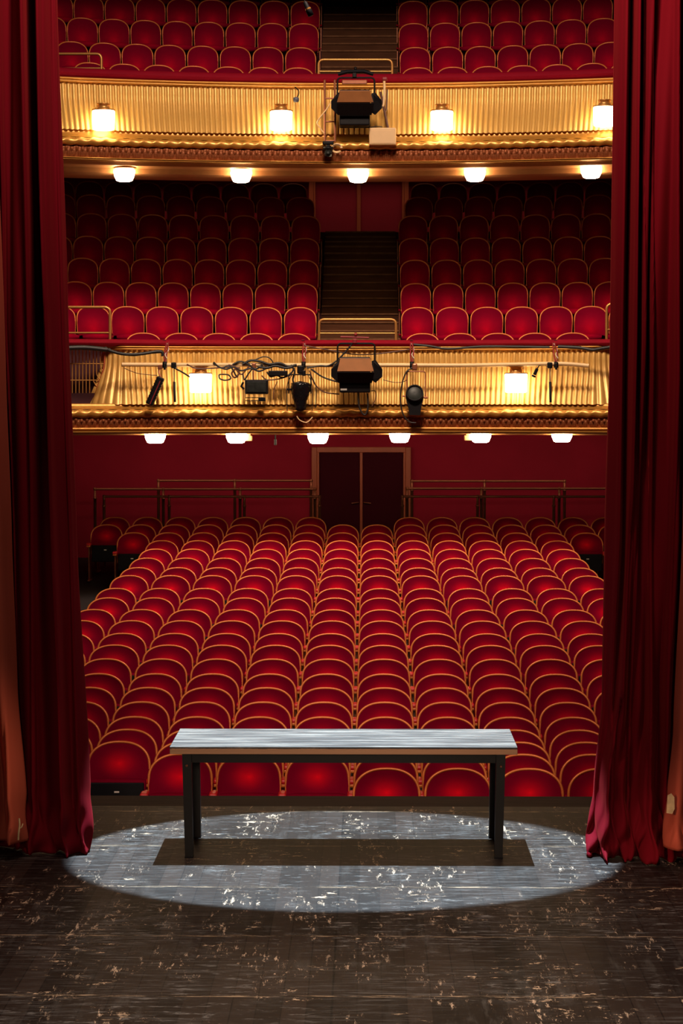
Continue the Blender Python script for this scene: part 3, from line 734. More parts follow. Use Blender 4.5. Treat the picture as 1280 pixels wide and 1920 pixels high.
# ------------------------------------------------------------------ table
YT = 13.42; S = YT / F
tl = at(318, 1400, YT); trr = at(970, 1400, YT); ztop = tl.z; TW = trr.x - tl.x; TD = 0.745; TT = 0.046
tcx = (tl.x + trr.x) / 2
T = thing('table', 'long wooden table with dark metal legs standing in the spotlight', 'table', (tcx, YT + TD / 2, 0))
top = MB()
for k in range(6):
    d = TD / 6; top.box((0, -TD / 2 + d * (k + .5), ztop - 0.006), (TW, d - 0.003, 0.012), None, 0.002)
to = top.build('tabletop', M['tabletop'], T)
MB().box((0, 0, ztop - 0.012 - (TT - 0.012) / 2), (TW, TD, TT - 0.012), None, 0.003).build('edge_band', M['edge'], to)
zu = ztop - TT
ap = 0.062
MB().box((0, -TD / 2 + 0.085, zu - ap / 2), (TW - 0.16, 0.03, ap)).build('apron_rail', M['leg'], T)
MB().box((0, TD / 2 - 0.085, zu - ap / 2), (TW - 0.16, 0.03, ap)).build('apron_rail', M['leg'], T)
for sx in (-1, 1):
    MB().box((sx * (TW / 2 - 0.10), 0, zu - ap / 2), (0.03, TD - 0.2, ap)).build('apron_rail', M['leg'], T)
    for sy in (-1, 1):
        xc = sx * (TW / 2 - (0.10 if sx < 0 else 0.098)); yc = sy * (TD / 2 - 0.06)
        ol = [(-0.030, zu), (0.030, zu), (0.030 , 0.006), (-0.026, 0.006)]
        lg = MB(); wx, wy = 0.056, 0.062; dx = -sx * 0.012
        for z0_, z1_ in ((0.008, zu),):
            q0 = [Vector((xc + dx + a * wx / 2 * .86, yc + b_ * wy / 2, z0_)) for a, b_ in ((-1, -1), (1, -1), (1, 1), (-1, 1))]
            q1 = [Vector((xc + a * wx / 2, yc + b_ * wy / 2, z1_)) for a, b_ in ((-1, -1), (1, -1), (1, 1), (-1, 1))]
            lg.add(q0 + q1, [(3, 2, 1, 0), (4, 5, 6, 7), (0, 1, 5, 4), (1, 2, 6, 5), (2, 3, 7, 6), (3, 0, 4, 7)])
        lo = lg.build('leg', M['leg'], T)
        MB().box((xc + dx, yc, 0.004), (0.052, 0.066, 0.008)).build('foot_pad', M['black'], lo)
        if sy < 0: MB().lathe([(0, -0.006), (0.006, -0.005), (0.008, 0)], 10, (xc, yc - wy / 2, zu - 0.075), Matrix.Rotation(-PI / 2, 3, 'X')).build('bolt', M['darkbrass'], lo)

# ------------------------------------------------------------------ curtains
def curtain(name, ctrl, zlo, zhi, Y0, lab, mt, bottom_amp, seed, outward, ridges=()):
    """ctrl: list of keyframes (py, [(px, depth), ...]) sharing fold count"""
    rr = random.Random(seed); n = len(ctrl[0][1]); per = 14 if ridges else 7
    kz = [(zat(py, Y0), fo) for py, fo in ctrl]
    kz.sort(key=lambda t: t[0])
    def fold_line(z):
        if z <= kz[0][0]: fo = kz[0][1]
        elif z >= kz[-1][0]: fo = kz[-1][1]
        else:
            for (za, fa), (zb, fb) in zip(kz, kz[1:]):
                if z <= zb:
                    t = (z - za) / (zb - za); t = t * t * (3 - 2 * t) * .5 + t * .5
                    fo = [(a[0] + (b_[0] - a[0]) * t, a[1] + (b_[1] - a[1]) * t) for a, b_ in zip(fa, fb)]; break
        return spline([(p[0], p[1], 0) for p in fo], per)
    zs = []
    z = zlo
    while z < zhi: zs.append(z); z += 0.016 if z < 0.5 else (0.04 if z < 1.2 else 0.12)
    zs.append(zhi)
    ph = [rr.uniform(0, 6.28) for _ in range(8)]
    rows = []
    for z in zs:
        L = fold_line(z); row = []; low = max(0, 1 - z / 0.42)
        for i, p in enumerate(L):
            u = i / (len(L) - 1); q = at(p.x, 960, Y0)
            x = q.x; y = Y0 + p.y
            f1 = math.sin(u * 71 + ph[0] + 1.1 * math.sin(z * .9 + ph[1])); f2 = math.sin(u * 43 + ph[2] + z * 0.4)
            y += 0.009 * f1 + 0.007 * f2
            for rg, rw, rd in ridges:
                py_ = (748 - (z - HC) / Y0 * F); e = (p.x - interp(py_, rg)) / rw
                if abs(e) < 3 and i < len(L) - per: y -= rd * math.exp(-e * e)
            if low > 0:
                l2 = low * low
                y -= bottom_amp * l2 * (0.55 + .45 * math.sin(u * 37 + ph[3] + 5 * math.sin(z * 6 + ph[4])))
                y += 0.035 * low * math.sin(z * 26 + 6 * math.sin(u * 19 + ph[5])) * (0.5 + .5 * math.sin(u * 23 + ph[6]))
                x += 0.020 * low * math.sin(z * 17 + u * 41 + ph[7])
            row.append((x, y, z))
        rows.append(row)
    g = MB(); m_ = len(rows[0])
    g.add([p for r in rows for p in r], [(j * m_ + i, j * m_ + i + 1, (j + 1) * m_ + i + 1, (j + 1) * m_ + i) for j in range(len(rows) - 1) for i in range(m_ - 1)], True)
    o = g.build(name, mt)
    md = o.modifiers.new('thickness', 'SOLIDIFY'); md.thickness = 0.012; md.offset = 0
    return tag(o, lab, 'curtain')
YC = 13.62
ztopc = 8.2
def F_(*a): return list(a)
curtain('stage_curtain', [
    (-60, F_((-70, .05), (-40, -.05), (-12, .08), (8, -.08), (22, .02), (36, -.02), (50, -.10), (58, .04), (70, .05), (84, -.10), (96, .00), (104, .03), (105, .16), (70, .30))),
    (600, F_((-70, .05), (-40, .0), (-12, .10), (6, .10), (14, .10), (30, .02), (56, .0), (68, .05), (82, .08), (92, -.12), (104, -.04), (118, .05), (121, .16), (80, .30))),
    (1000, F_((-70, .08), (-40, .12), (-12, .16), (8, .22), (18, .20), (32, .04), (60, .02), (76, .06), (94, .10), (104, -.13), (114, -.03), (130, .05), (134, .16), (90, .30))),
    (1480, F_((-70, .10), (-40, .18), (-12, .22), (10, .26), (26, .20), (46, .02), (72, .0), (92, .04), (112, .10), (119, -.13), (130, .04), (150, -.04), (160, .12), (110, .26))),
    (1600, F_((-70, .12), (-40, .18), (-12, .20), (12, .20), (30, .10), (50, .0), (76, -.03), (98, .0), (116, .06), (126, -.10), (142, .0), (158, -.06), (166, .10), (120, .24)))],
    0.007, ztopc, YC, 'dark red velvet stage curtain hanging on the left', M['curtain'], 0.10, 3, -1, [([(0, 9), (600, 8), (1000, 22), (1600, 30)], 2.0, .05), ([(0, 53), (600, 57), (900, 60)], 2.6, .05), ([(0, 82), (340, 85), (640, 97), (1000, 105), (1300, 116), (1540, 121)], 3.0, .085), ([(0, 107), (640, 120), (1300, 140), (1600, 150)], 2.2, .04)])
curtain('stage_curtain', [
    (-60, F_((1190, .30), (1154, .16), (1153, .02), (1166, -.06), (1178, .06), (1190, -.04), (1200, .05), (1213, -.05), (1222, .04), (1240, .0), (1258, -.05), (1272, .05), (1284, -.05), (1330, .05))),
    (640, F_((1190, .30), (1150, .16), (1148, .02), (1160, -.05), (1172, .06), (1184, -.07), (1194, .05), (1203, -.06), (1212, .05), (1220, -.04), (1250, .03), (1270, -.02), (1280, .08), (1330, .05))),
    (1000, F_((1180, .30), (1142, .16), (1141, .02), (1158, -.07), (1168, .07), (1178, -.05), (1188, -.09), (1197, .06), (1212, .0), (1220, .06), (1250, .0), (1268, -.06), (1277, .08), (1330, .0))),
    (1320, F_((1170, .30), (1138, .16), (1137, .05), (1146, .04), (1154, .03), (1166, -.10), (1180, .04), (1196, -.02), (1212, .04), (1222, -.06), (1238, .06), (1254, -.04), (1264, .06), (1330, .0))),
    (1470, F_((1160, .28), (1124, .14), (1122, .06), (1128, .05), (1136, -.10), (1150, -.02), (1166, -.08), (1180, .04), (1198, -.04), (1214, -.10), (1232, .06), (1252, .02), (1262, .04), (1330, -.05))),
    (1600, F_((1150, .24), (1108, .10), (1104, .0), (1116, .0), (1132, -.14), (1150, -.06), (1168, -.16), (1184, -.06), (1200, -.16), (1218, -.20), (1236, -.04), (1254, -.08), (1272, -.10), (1330, -.12)))],
    0.007, ztopc, YC, 'dark red velvet stage curtain pooling on the floor at right', M['curtain'], 0.16, 11, 1, [([(0, 1189), (640, 1185), (900, 1181), (1100, 1172), (1300, 1164), (1440, 1140), (1600, 1130)], 1.8, .07), ([(0, 1200), (640, 1202), (1000, 1194), (1400, 1180)], 1.8, .06), ([(0, 1216), (640, 1218), (1000, 1220), (1400, 1218)], 2.2, .06), ([(0, 1166), (640, 1160), (1000, 1156), (1300, 1148)], 2.6, .05), ([(0, 1262), (700, 1266), (1300, 1250)], 3.0, .05)])
zl = 8.2
DRAPES = [curtain('side_drape', [
    (-60, F_((-330, .05), (-300, -.05), (-270, .05), (-235, -.06), (-200, .06), (-170, -.04), (-140, .06), (-112, -.05), (-90, .05), (-60, -.05), (-45, .05), (-32, -.03), (-24, .05), (-20, .2))),
    (700, F_((-330, .05), (-300, -.05), (-270, .05), (-235, -.06), (-200, .06), (-170, -.04), (-140, .06), (-112, -.05), (-90, .05), (-50, -.05), (-30, .03), (-14, -.05), (-4, .0), (2, .2))),
    (1000, F_((-330, .05), (-300, -.05), (-270, .05), (-235, -.06), (-200, .06), (-170, -.04), (-140, .06), (-112, -.05), (-90, .05), (-40, -.06), (-22, .03), (-6, -.06), (6, .0), (11, .2))),
    (1300, F_((-330, .05), (-300, -.05), (-270, .05), (-235, -.06), (-200, .06), (-170, -.04), (-140, .06), (-112, -.05), (-90, .05), (-40, -.06), (-14, .05), (2, -.06), (12, .02), (20, .2))),
    (1500, F_((-330, .05), (-300, -.05), (-270, .05), (-235, -.06), (-200, .06), (-170, -.04), (-140, .06), (-112, -.05), (-90, .05), (-40, -.06), (-6, .06), (8, .06), (16, -.06), (38, .16))),
    (1600, F_((-330, .05), (-300, -.05), (-270, .05), (-235, -.06), (-200, .06), (-170, -.04), (-140, .06), (-112, -.05), (-90, .05), (-50, -.06), (-8, .06), (14, .02), (22, -.05), (40, .10)))],
    0.10, zl, YC - 0.22, 'rust-coloured drape hanging in front of the left curtain', M['lining'], 0.03, 5, -1)]
DRAPES.append(curtain('side_drape', [
    (-60, F_((1300, .2), (1306, -.05), (1330, .05), (1370, 0), (1395, .06), (1425, -.05), (1455, .06), (1490, -.05), (1525, .06), (1560, -.05), (1600, .05))),
    (1000, F_((1290, .2), (1296, -.04), (1330, .05), (1370, 0), (1395, .06), (1425, -.05), (1455, .06), (1490, -.05), (1525, .06), (1560, -.05), (1600, .05))),
    (1380, F_((1275, .2), (1278, -.02), (1320, .05), (1370, 0), (1395, .06), (1425, -.05), (1455, .06), (1490, -.05), (1525, .06), (1560, -.05), (1600, .05))),
    (1500, F_((1262, .16), (1270, -.08), (1310, .0), (1370, 0), (1395, .06), (1425, -.05), (1455, .06), (1490, -.05), (1525, .06), (1560, -.05), (1600, .05))),
    (1600, F_((1252, .14), (1262, -.06), (1310, -.05), (1370, 0), (1395, .06), (1425, -.05), (1455, .06), (1490, -.05), (1525, .06), (1560, -.05), (1600, .05)))],
    0.10, zl, YC - 0.30, 'rust-coloured drape at the edge of the right curtain', M['lining'], 0.04, 9, 1))
# small things on the curtains
p = at(36, 1553, 13.24)
g = MB().tube(spline([(0.0, 0, 0.06), (0.003, -.004, .02), (-.003, -.004, -.03), (-.006, 0, -.07)], 4), 0.006, 6)
g.tube(spline([(0.0, 0, 0.0), (0.015, -.006, .008), (.022, 0, .028)], 4), 0.004, 6)
o_ = g.build('cord_tassel', M['tag'], DRAPES[0], p); o_['label'] = 'frayed pale cord'
p = at(1256, 1507, 13.20)
ol = [(-.022, -.055), (.012, -.06), (.026, -.03), (.024, .04), (.006, .062), (-.016, .05)]
b = MB().prism(ol, -0.004, 0.004).build('curtain_tag', M['tag'], DRAPES[1], p); b['label'] = 'stained cream tag'

# ------------------------------------------------------------------ lamps and rigging on the lower balcony
YR = YL1 - 0.50
def P_(px, py, dy=0.0): return at_arc(px, py, YR + dy, RAD)
PX = YR / F
# the long pipe
pp = [P_(228, 683.5), P_(330, 684), P_(450, 684), P_(560, 684.5), P_(640, 684.5), P_(750, 684.5), P_(860, 685), P_(960, 683.5), P_(1050, 682), P_(1104, 686)]
po = thing('lighting_pipe', 'long cream pipe slung along the lower parapet', 'pipe', pp[0])
MB().tube([q - pp[0] for q in spline(pp, 8)], 0.030, 12).build('tube', M['pipe'], po)
def red_bracket(px, lab):
    a = P_(px, 641, 0.45); q = P_(px + 1, 680)
    r = thing('hanging_bracket', lab, 'bracket', q, 0, 'red brackets carrying the lighting pipe')
    d = a - q
    MB().plate([d + Vector((-.022, -.02, .02)), d + Vector((.022, -.02, .02)), d + Vector((.022, .3, .02)), d + Vector((-.022, .3, .02))], 0.01).build('hook', M['rigred'], r)
    MB().tube([(-.012, d.y, d.z), (-.02, .10, .10), (-.005, 0, .0)], 0.011, 6).build('strap', M['rigred'], r)
    MB().tube([(.014, d.y, d.z), (.024, .06, .13), (.01, 0, .01)], 0.010, 6).build('strap', M['rigred'], r)
    MB().lathe([(.036, -.03), (.046, -.03), (.046, .03), (.036, .03)], 12, (0, 0, -.03), Matrix.Rotation(PI / 2, 3, 'Y')).box((0, -.03, -.07), (.03, .04, .06), None, .006).build('clamp', M['blackmetal'], r)
    MB().tube(spline([(.0, d.y - .02, d.z - .02), (.035, .2, .18), (.0, .05, .12), (.03, 0, .06)], 5), 0.006, 6).build('cord', M['white'], r)
    return r
red_bracket(308, 'red bracket above the tilted strip lamp, holding the pipe'); red_bracket(568, 'red bracket above the foil-wrapped lamp, holding the pipe')
red_bracket(771, 'red bracket above the round-lensed lamp, holding the pipe'); red_bracket(1041, 'red bracket near the right end of the pipe')

def fresnel(px, py, Yf, lab, cabled, s=1.0):
    o = at(px, py, Yf); k = 0.001684 * s
    r = thing('stage_lantern', lab, 'stage light', o)
    def q(zx, zy, y): return Vector(((zx - 490) * k, y, -(zy - 430) * k))
    hs = MB().box((q(482, 520, 0).x, 0.03, q(0, 425, 0).z), (260 * k, 0.36, 300 * k), None, 0.02).build('housing', M['blackmetal'], r)
    MB().plate([q(335, 400, -.36), q(640, 400, -.36), q(610, 292, -.17), q(360, 292, -.17)], 0.008).build('top_flap', M['brownmetal'], r)
    MB().box((q(487, 0, 0).x, -.17, q(0, 290, 0).z), (270 * k, 0.02, 8 * k), None, .003).build('hinge_bar', M['brownmetal'], r)
    MB().plate([q(345, 492, -.22), q(625, 492, -.22), q(645, 405, -.36), q(335, 405, -.36)], 0.008).build('bottom_flap', M['blackmetal'], r)
    for sg in (-1, 1):
        c = 490 + 8
        def mx(v): return c + sg * v
        MB().plate([q(mx(155), 300, -.17), q(mx(212), 380, -.26), q(mx(212), 440, -.26), q(mx(155), 492, -.2), q(mx(125), 470, -.18), q(mx(125), 310, -.16)][::sg], 0.008).build('side_flap', M['blackmetal'], r)
    yk = [q(335, 420, .05), q(335, 160, .05), q(650, 160, .05), q(650, 420, .05)]
    MB().tube(fillet(yk, 0.06), 0.013, 8).build('yoke', M['blackmetal'], r)
    cl = MB().box(q(480, 140, .05), (.06, .06, .07), None, .01).tube([q(360, 105, .05), q(600, 112, .05)], .014, 8).lathe([(0, 0), (.02, 0), (.02, .05), (0, .05)], 10, q(488, 100, .05)).build('clamp', M['rigred'] if cabled else M['blackmetal'], r)
    if not cabled:
        MB().tube([q(340, 130, .05), q(420, 108, .05), q(560, 106, .05), q(640, 130, .05)], .028, 8).build('hanger_bar', M['black'], r)
        MB().box(q(480, 195, .08), (.36, .03, .06), None, .01).build('spreader', M['darkbrass'], r)
    if cabled:
        MB().box(q(388, 548, -.152), (.09, .006, .026)).build('label_plate', M['white'], r)
        MB().tube(spline([q(508, 575, -.05), q(515, 680, -.05), q(545, 750, -.05), q(575, 755, -.05), q(592, 690, -.05), q(588, 580, -.05)], 5), .012, 7).build('cable_loop', M['cable'], r)
        MB().tube(spline([q(620, 560, -.05), q(655, 565, -.05), q(655, 630, -.05), q(625, 690, -.05)], 5), .006, 6).build('cable_loop', M['browncable'], r)
    return r
fresnel(667, 704, YR - 0.1, 'big black barn-door lantern in the middle of the lower parapet', True)
fresnel(666.5, 205, YL2 - 0.55, 'big black barn-door lantern in the middle of the upper parapet', False, 1.0)

# tilted strip lamp
q = P_(291, 733, -.05); r = thing('strip_lamp', 'tilted black strip lamp near the left end of the pipe', 'stage light', q)
rt = Matrix.Rotation(math.radians(24), 3, 'Y')
MB().box((0, 0, 0), (.105, .12, .42), rt, .012).build('housing', M['blackmetal'], r)
fb = MB()
for k in range(9): fb.box(rt @ Vector((-.04, -.062, -.18 + k * .045)), (.035, .012, .012), rt).box(rt @ Vector((.045, -.062, -.18 + k * .045)), (.03, .012, .012), rt)
fb.build('cooling_fins', M['black'], r)
MB().box(rt @ Vector((.012, -.062, -.02)), (.012, .008, .36), rt).build('red_stripe', M['rigred'], r)
MB().tube([rt @ Vector((0, 0, .2)), P_(297, 697) - q, P_(300, 685) - q], .012, 8).box(P_(300, 688) - q, (.07, .07, .07), None, .012).build('clamp', M['darkbrass'], r)
# hanging drop bars
for px, lab in ((326, 'thin black drop bar hanging beside the tilted strip lamp'), (1030, 'thin black drop bar hanging near the right end of the pipe')):
    q = P_(px, 685); r = thing('drop_bar', lab, 'bar', q, 0, 'drop bars on the lighting pipe')
    MB().tube([(0.004, -.02, 0), (0.004, -.02, -.23), (.006, -.02, -.235), (.014, -.02, -.52)], [.008, .008, .018, .018], 8).build('rod', M['blackmetal'], r)
    MB().box((0, -.01, 0), (.075, .085, .085), None, .015).build('clamp', M['blackmetal'], r)
# flood lamp
q = P_(481, 727, -.06); r = thing('flood_lamp', 'rectangular black flood lamp hanging below the pipe', 'stage light', q)
MB().box((0, 0, .012), (.33, .14, .205), None, .015).build('housing', M['blackmetal'], r)
MB().box((0, -.075, .012), (.27, .012, .15), None, .004).build('front_glass', M['lens'], r)
MB().tube([(-.16, 0, -.09), (-.16, 0, -.185), (.10, 0, -.185), (.10, 0, -.09)], .007, 6).tube([(-.16, 0, -.14), (.10, 0, -.14)], .006, 6).build('stand_frame', M['blackmetal'], r)
MB().box((.075, 0, -.165), (.10, .08, .055), None, .008).build('junction_box', M['black'], r)
MB().tube([(-.05, 0, .11), (-.05, 0, .22), (-.03, .04, .33)], .012, 8).box((-.04, .05, .31), (.06, .09, .08), None, .012).build('clamp', M['darkbrass'], r)
MB().tube([(-.19, 0, 0.08), (-.22, 0, 0.02), (-.18, 0, -.02)], .016, 6).build('side_knob', M['black'], r)
# foil wrapped lamp
q = P_(563, 738, -.08); r = thing('wrapped_lamp', 'foil-wrapped black lamp hanging below a red bracket', 'stage light', q)
g = MB(); n_, ks = 26, lin(0, 1, 16)
def wrap(j, t):
    a = 2 * PI * j / n_; rad = interp(t, [(0, .0), (.02, .07), (.3, .085), (.55, .12), (.8, .14), (.95, .125), (1, .0)])
    rad *= 1 + .10 * math.sin(5 * a + 9 * t) * math.sin(17 * t + 2 * a) + .05 * math.sin(11 * a - 21 * t)
    return (rad * math.cos(a), rad * math.sin(a) * .8, -.26 + .44 * t)
g.grid(wrap, list(range(n_ + 1)), ks); g.build('foil_wrap', M['crinkle'], r)
MB().tube(fillet([(-.165, 0, .0), (-.165, 0, .27), (.15, 0, .27), (.15, 0, .0)], .04), .009, 8).build('yoke', M['blackmetal'], r)
MB().box((0, .03, .34), (.09, .10, .12), None, .02).box((.05, 0, .29), (.05, .05, .08), None, .01).build('clamp', M['blackmetal'], r)
MB().tube([(-.19, 0, .06), (-.165, 0, .06), (-.13, 0, .06)], .014, 8).build('tilt_knob', M['black'], r)
for x_, z_ in ((-.19, -.25), (.17, -.25), (.22, -.2)):
    MB().tube(spline([(x_ * .6, -.02, .28), (x_, -.03, .1), (x_ * .98, -.02, z_)], 5), .006, 6).build('dangling_cable', M['cable'], r)
# round profile lamp
q = P_(777, 748, -.08); r = thing('profile_lamp', 'black lamp with a round lens hanging right of the big lantern', 'stage light', q)
rx = Matrix.Rotation(math.radians(72), 3, 'X')
MB().lathe([(0, .02), (.105, .02), (.125, .0), (.132, -.05), (.128, -.10), (.11, -.15), (.0, -.16)], 22, (0, -.04, .075), rx).build('lamp_head', M['blackmetal'], r)
MB().lathe([(0, .030), (.06, .032), (.10, .022)], 22, (0, -.04, .075), rx).build('lens', M['lens'], r)
MB().lathe([(.098, .022), (.106, .045), (.122, .045), (.128, .0)], 22, (0, -.04, .075), rx).build('lens_ring', M['blackmetal'], r)
MB().add([(-.13, -.05, .03), (.13, -.05, .03), (.09, -.05, -.14), (.08, -.05, -.23), (-.075, -.05, -.23), (-.085, -.05, -.14), (-.13, .10, .03), (.13, .10, .03), (.09, .10, -.14), (.08, .10, -.23), (-.075, .10, -.23), (-.085, .10, -.14)],
    [(0, 1, 2, 3, 4, 5)[::-1], (6, 7, 8, 9, 10, 11), (0, 1, 7, 6), (1, 2, 8, 7), (2, 3, 9, 8), (3, 4, 10, 9), (4, 5, 11, 10), (5, 0, 6, 11)]).build('snoot', M['blackmetal'], r)
MB().tube(fillet([(-.11, .03, .08), (-.11, .03, .39), (.15, .03, .39), (.15, .03, .02), (.17, .03, .02)], .03), .009, 8).build('yoke', M['darkbrass'], r)
MB().tube([(.13, .0, .02), (.185, .0, .02)], .015, 8).tube([(-.13, 0, .04), (-.17, 0, .04)], .012, 8).build('tilt_knob', M['darkbrass'], r)
MB().box((0, .05, .455), (.075, .09, .10), None, .02).build('clamp', M['darkbrass'], r)
MB().tube(spline([(-.02, .03, .45), (-.12, .0, .38), (-.18, 0, .2), (-.20, 0, .0), (-.17, 0, -.2), (-.08, 0, -.32), (.02, 0, -.34)], 6), .010, 7).build('cable', M['cable'], r)
# small camera on the pipe
q = P_(1004, 697, -.03); r = thing('pipe_camera', 'tiny black camera hanging from the right part of the pipe', 'camera', q)
ry = Matrix.Rotation(math.radians(25), 3, 'Y')
MB().box((0, 0, 0), (.045, .07, .10), ry, .01).build('body', M['blackmetal'], r)
MB().lathe([(.03, -.055), (.032, -.08), (.0, -.085)], 12, (0, 0, 0), ry).build('lens_hood', M['black'], r)
MB().tube([(.02, 0, .04), (.05, 0, .09), (.2, .03, .085)], .009, 6).build('arm', M['blackmetal'], r)
# ballast and dimmer pack
q = P_(521, 700, -.06); r = thing('ballast_box', 'black ballast box tied under the pipe among cables', 'box', q)
MB().box((0, 0, 0), (.27, .09, .075), None, .01).build('case', M['blackmetal'], r)
MB().tube([(-.09, 0, .03), (-.09, .04, .12)], .008, 6).tube([(.09, 0, .03), (.09, .04, .12)], .008, 6).build('hanger', M['blackmetal'], r)
# cables
GC = 'cables slung along the lower parapet'
def cable(pts, lab, mt=M['cable'], rad=.009, dy=-.045):
    P = [P_(px, py, dy + (e[0] if e else 0)) for px, py, *e in pts]
    b_ = MB().tube([p - P[0] for p in spline(P, 7)], rad * 1.35, 7).build('cable', mt, None, P[0]); return tag(b_, lab, 'cable', GC)
cable([(196, 652), (207, 658), (232, 664), (262, 664), (300, 659), (305, 668)], 'thick black cable drooping from the grille to the first red bracket', rad=.017)
cable([(203, 654), (220, 662), (250, 666), (280, 662), (303, 660)], 'second black cable drooping below the thick one at left', rad=.012)
cable([(118, 653), (160, 652), (200, 656)], 'black cable bundle lying along the grille top', rad=.026)
cable([(232, 690), (258, 700), (295, 704)], 'thin brown wire looping under the left pipe end', M['browncable'], .004)
cable([(570, 648), (610, 655), (660, 664), (700, 664), (735, 660), (768, 655)], 'dark cable drooping behind the big lantern', M['browncable'], .007, .1)
cable([(775, 646), (805, 649), (840, 654), (900, 650), (960, 650), (1030, 651)], 'black cable along the parapet right of the big lantern', rad=.013, dy=.1)
cable([(1046, 650), (1085, 652), (1110, 656), (1130, 653), (1150, 650)], 'thick black cable running into the right curtain', rad=.018, dy=.1)
cable([(575, 690), (600, 686), (615, 686), (635, 673), (660, 645)], 'black cable rising from the pipe to the big lantern clamp')
cable([(583, 692), (605, 707), (632, 716)], 'black cable from the wrapped lamp to the big lantern', rad=.009)
cable([(580, 695), (590, 720), (608, 735), (636, 739)], 'lower brown cable from the wrapped lamp to the big lantern', M['browncable'], .007)
cable([(718, 712), (740, 717), (760, 714), (764, 700)], 'thin brown wire between the big and round lamps', M['browncable'], .004)
cable([(327, 690), (345, 700), (356, 707)], 'short black cable sticking out below the pipe by the drop bar')
cable([(350, 683), (365, 690), (385, 691), (405, 690), (430, 688), (450, 690)], 'brown cable lying slack below the pipe above the left sconce', M['browncable'], .008)
cable([(410, 703), (412, 710), (422, 713), (432, 710), (428, 703), (414, 702), (410, 704)], 'small cable loop hanging left of the flood lamp', rad=.008)
cable([(418, 690), (428, 686), (436, 693), (442, 704), (446, 707)], 'black cable curling down left of the flood lamp')
cable([(436, 684), (450, 678), (465, 683), (478, 692), (492, 684)], 'black cable wrapped over the pipe above the flood lamp', rad=.011)
cable([(440, 690), (452, 702), (462, 692), (470, 684)], 'brown cable loop under the pipe above the flood lamp', M['browncable'], .008)
cable([(468, 678), (482, 673), (494, 669), (506, 672), (514, 684)], 'thin arching cable above the pipe near the ballast box', rad=.006)
cable([(484, 688), (500, 690), (516, 686), (535, 690), (548, 688)], 'black cable bundle over the ballast box', rad=.014)
cable([(490, 704), (500, 712), (520, 711), (540, 705), (548, 697)], 'brown cable drooping below the ballast box', M['browncable'], .007)
cable([(520, 715), (514, 730), (512, 748)], 'thin cable hanging straight down beside the flood lamp', M['browncable'], .005)
cable([(455, 700), (458, 712), (466, 700), (474, 690)], 'short dark cable loop left of the flood lamp clamp', rad=.008)
cable([(586, 782), (575, 792), (562, 788), (556, 780)], 'pale cable end dangling over the rope moulding', M['pipe'], .006)
cable([(400, 679), (410, 688), (424, 692), (438, 688), (452, 695), (470, 691), (486, 696), (500, 690)], 'black cable winding under the pipe left of the ballast box', rad=.010)
cable([(428, 684), (444, 690), (448, 700), (440, 708), (434, 700), (442, 691)], 'knotted brown cable loop beside the small cable loop', M['browncable'], .009)
cable([(455, 683), (470, 676), (488, 678), (505, 683), (524, 681), (540, 687), (556, 684)], 'black cable lying over the pipe between flood lamp and wrapped lamp', rad=.013)
cable([(500, 697), (507, 706), (519, 704), (530, 708), (545, 700), (552, 690)], 'black cable sagging across the front of the ballast box', rad=.009)
cable([(545, 684), (552, 696), (549, 712), (553, 724)], 'short black cable dropping to the foil-wrapped lamp', rad=.010)
# small boxes beside the bowl lamps
for px, py, lab in ((466, 822, 'small cream box beside the second bowl lamp, lower balcony'), (877, 821, 'small cream box beside the fifth bowl lamp, lower balcony')):
    q = at(px, py, YL1 - 0.1); r = thing('sensor_box', lab, 'sensor box', q, 0, 'cream boxes under the lower balcony')
    MB().box((0, 0, 0), (.11, .08, .075), None, .01).build('case', M['beige'], r)
    MB().box((0, .0, .055), (.06, .05, .05), None, .008).build('mount', M['beige'], r)
q = at(516, 829, YL1 - .05); b = MB().box((0, 0, 0), (.035, .04, .09), None, .008).box((0, 0, .07), (.02, .02, .07)).build('sensor_box', M['grey'], None, q); tag(b, 'tiny dark sensor hanging above the stalls door, left', 'sensor box')

# ------------------------------------------------------------------ things on the upper parapet
YU = YL2 - 0.5
def U_(px, py, dy=0.0): return at_arc(px, py, YU + dy, RAD)
q = U_(612, 270); r = thing('ladder_truss', 'narrow dark ladder frame left of the upper lantern', 'frame', q)
for px in (608.5, 627.5):
    MB().tube([U_(px, 150) - q, U_(px + .5, 266) - q], .016, 8).build('upright', M['darkbrass'], r)
for py in (184.5, 228, 264):
    MB().tube([U_(608, py) - q, U_(628, py) - q], .011, 8).build('rung', M['darkbrass'], r)
MB().box(U_(615, 268) - q, (.16, .08, .05), None, .012).build('camera_mount', M['blackmetal'], r)
q = U_(615, 285, -.03); r = thing('parapet_camera', 'small dome camera below the ladder frame, upper parapet', 'camera', q)
MB().lathe([(0, -.07), (.045, -.06), (.055, -.02), (.05, .03), (.075, .035), (.075, .07), (.03, .075), (.03, .1)], 16).build('dome', M['blackmetal'], r)
MB().lathe([(0, .0), (.03, .004), (.036, .012)], 14, (0, -.055, .0), Matrix.Rotation(PI / 2, 3, 'X')).build('lens', M['lens'], r)
q = U_(631, 278, -.02); lp = [Vector((.075 * math.cos(a), .01 * math.sin(3 * a), .062 * math.sin(a))) for a in lin(0, 5.6, 22)]
b = MB().tube(lp, .011, 7).tube([p * .8 + Vector((0, .012, 0)) for p in lp], .009, 7).build('cable_coil', M['pipe'], None, q); tag(b, 'coiled cream cable beside the dome camera, upper parapet', 'cable')
q = U_(717, 257, .05); r = thing('projector_box', 'beige box on the gold moulding below the upper lantern', 'box', q)
MB().box((0, 0, 0), (.385, .22, .245), None, .018).build('case', M['beige'], r)
MB().box((.0, -.112, -.01), (.33, .006, .18), None, .003).build('front_panel', M['beige'], r)
q = U_(716, 205); r = thing('hanging_strap', 'brown straps tied from the rail to the beige box', 'strap', q)
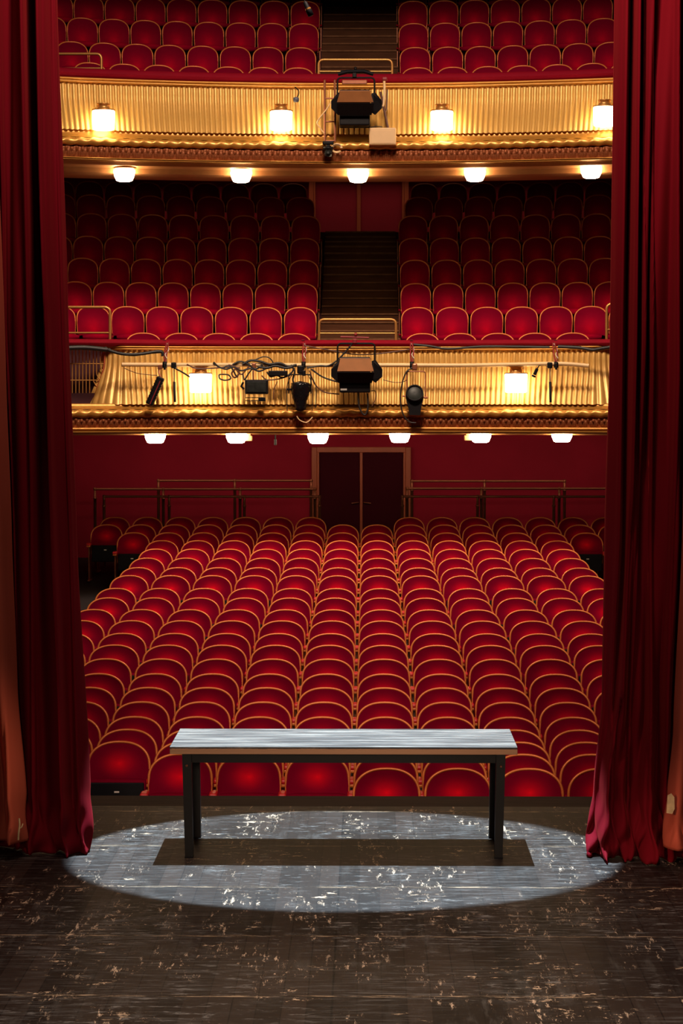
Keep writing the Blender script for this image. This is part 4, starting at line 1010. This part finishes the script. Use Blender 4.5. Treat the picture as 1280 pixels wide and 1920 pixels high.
MB().tube([U_(713, 172) - q, U_(722, 215) - q, U_(727, 240) - q], .018, 8).build('strap', M['browncable'], r)
MB().tube([U_(726, 168) - q, U_(724, 205) - q, U_(721, 212) - q], .012, 7).build('strap', M['browncable'], r)
MB().tube([U_(720, 152) - q, U_(721, 175) - q, U_(718, 200) - q], .02, 7).build('white_cord', M['pipe'], r)
MB().box(U_(721, 148) - q, (.08, .08, .05), None, .015).build('knot', M['rigred'], r)
q = U_(555, 186); r = thing('sensor_pod', 'small grey sensor hanging right of the second upper sconce', 'sensor', q)
MB().lathe([(0, -.045), (.035, -.04), (.045, -.01), (.042, .02), (.02, .03), (0, .03)], 14).build('pod', M['grey'], r)
MB().tube(spline([(.01, 0, .02), (.035, .01, .07), (.03, .1, .14), (-.02, .15, .19)], 5), .008, 6).build('arm', M['blackmetal'], r)
b = MB().tube(spline([U_(621, 190, -.03) - q, U_(612, 205, -.03) - q, U_(595, 228, -.03) - q, U_(600, 240, -.03) - q, U_(608, 250, -.03) - q], 5), .010, 7).build('cable', M['pipe'], None, q); tag(b, 'cream cable bowing out left of the ladder frame', 'cable')
b = MB().tube(spline([U_(694, 239, -.03) - q, U_(705, 237, -.03) - q, U_(717, 238, -.03) - q], 5), .006, 6).build('cable', M['cable'], None, q); tag(b, 'short black cable between the upper lantern and beige box', 'cable')
# hanging microphone
Ym = 24.0; q = at(577, 16, Ym); r = thing('hanging_microphone', 'black microphone hanging at the top left of the stairs', 'microphone', q)
rm = Matrix.Rotation(math.radians(-24), 3, 'Y')
MB().tube([rm @ Vector((0, 0, -.085)), rm @ Vector((0, 0, -.08)), rm @ Vector((0, 0, -.02)), rm @ Vector((0, 0, .0)), rm @ Vector((0, 0, .07)), rm @ Vector((0, 0, .08))], [.022, .032, .034, .026, .022, .012], 12).build('body', M['black'], r)
MB().tube([rm @ Vector((0, 0, -.012)), rm @ Vector((0, 0, .004))], .031, 12).build('ring', M['brass'], r)
MB().tube([rm @ Vector((0, 0, .08)), Vector((-.06, 0, .2)), Vector((-.07, 0, 1.2)), Vector((-.07, 0, 13.0))], .006, 6).build('cable', M['cable'], r)
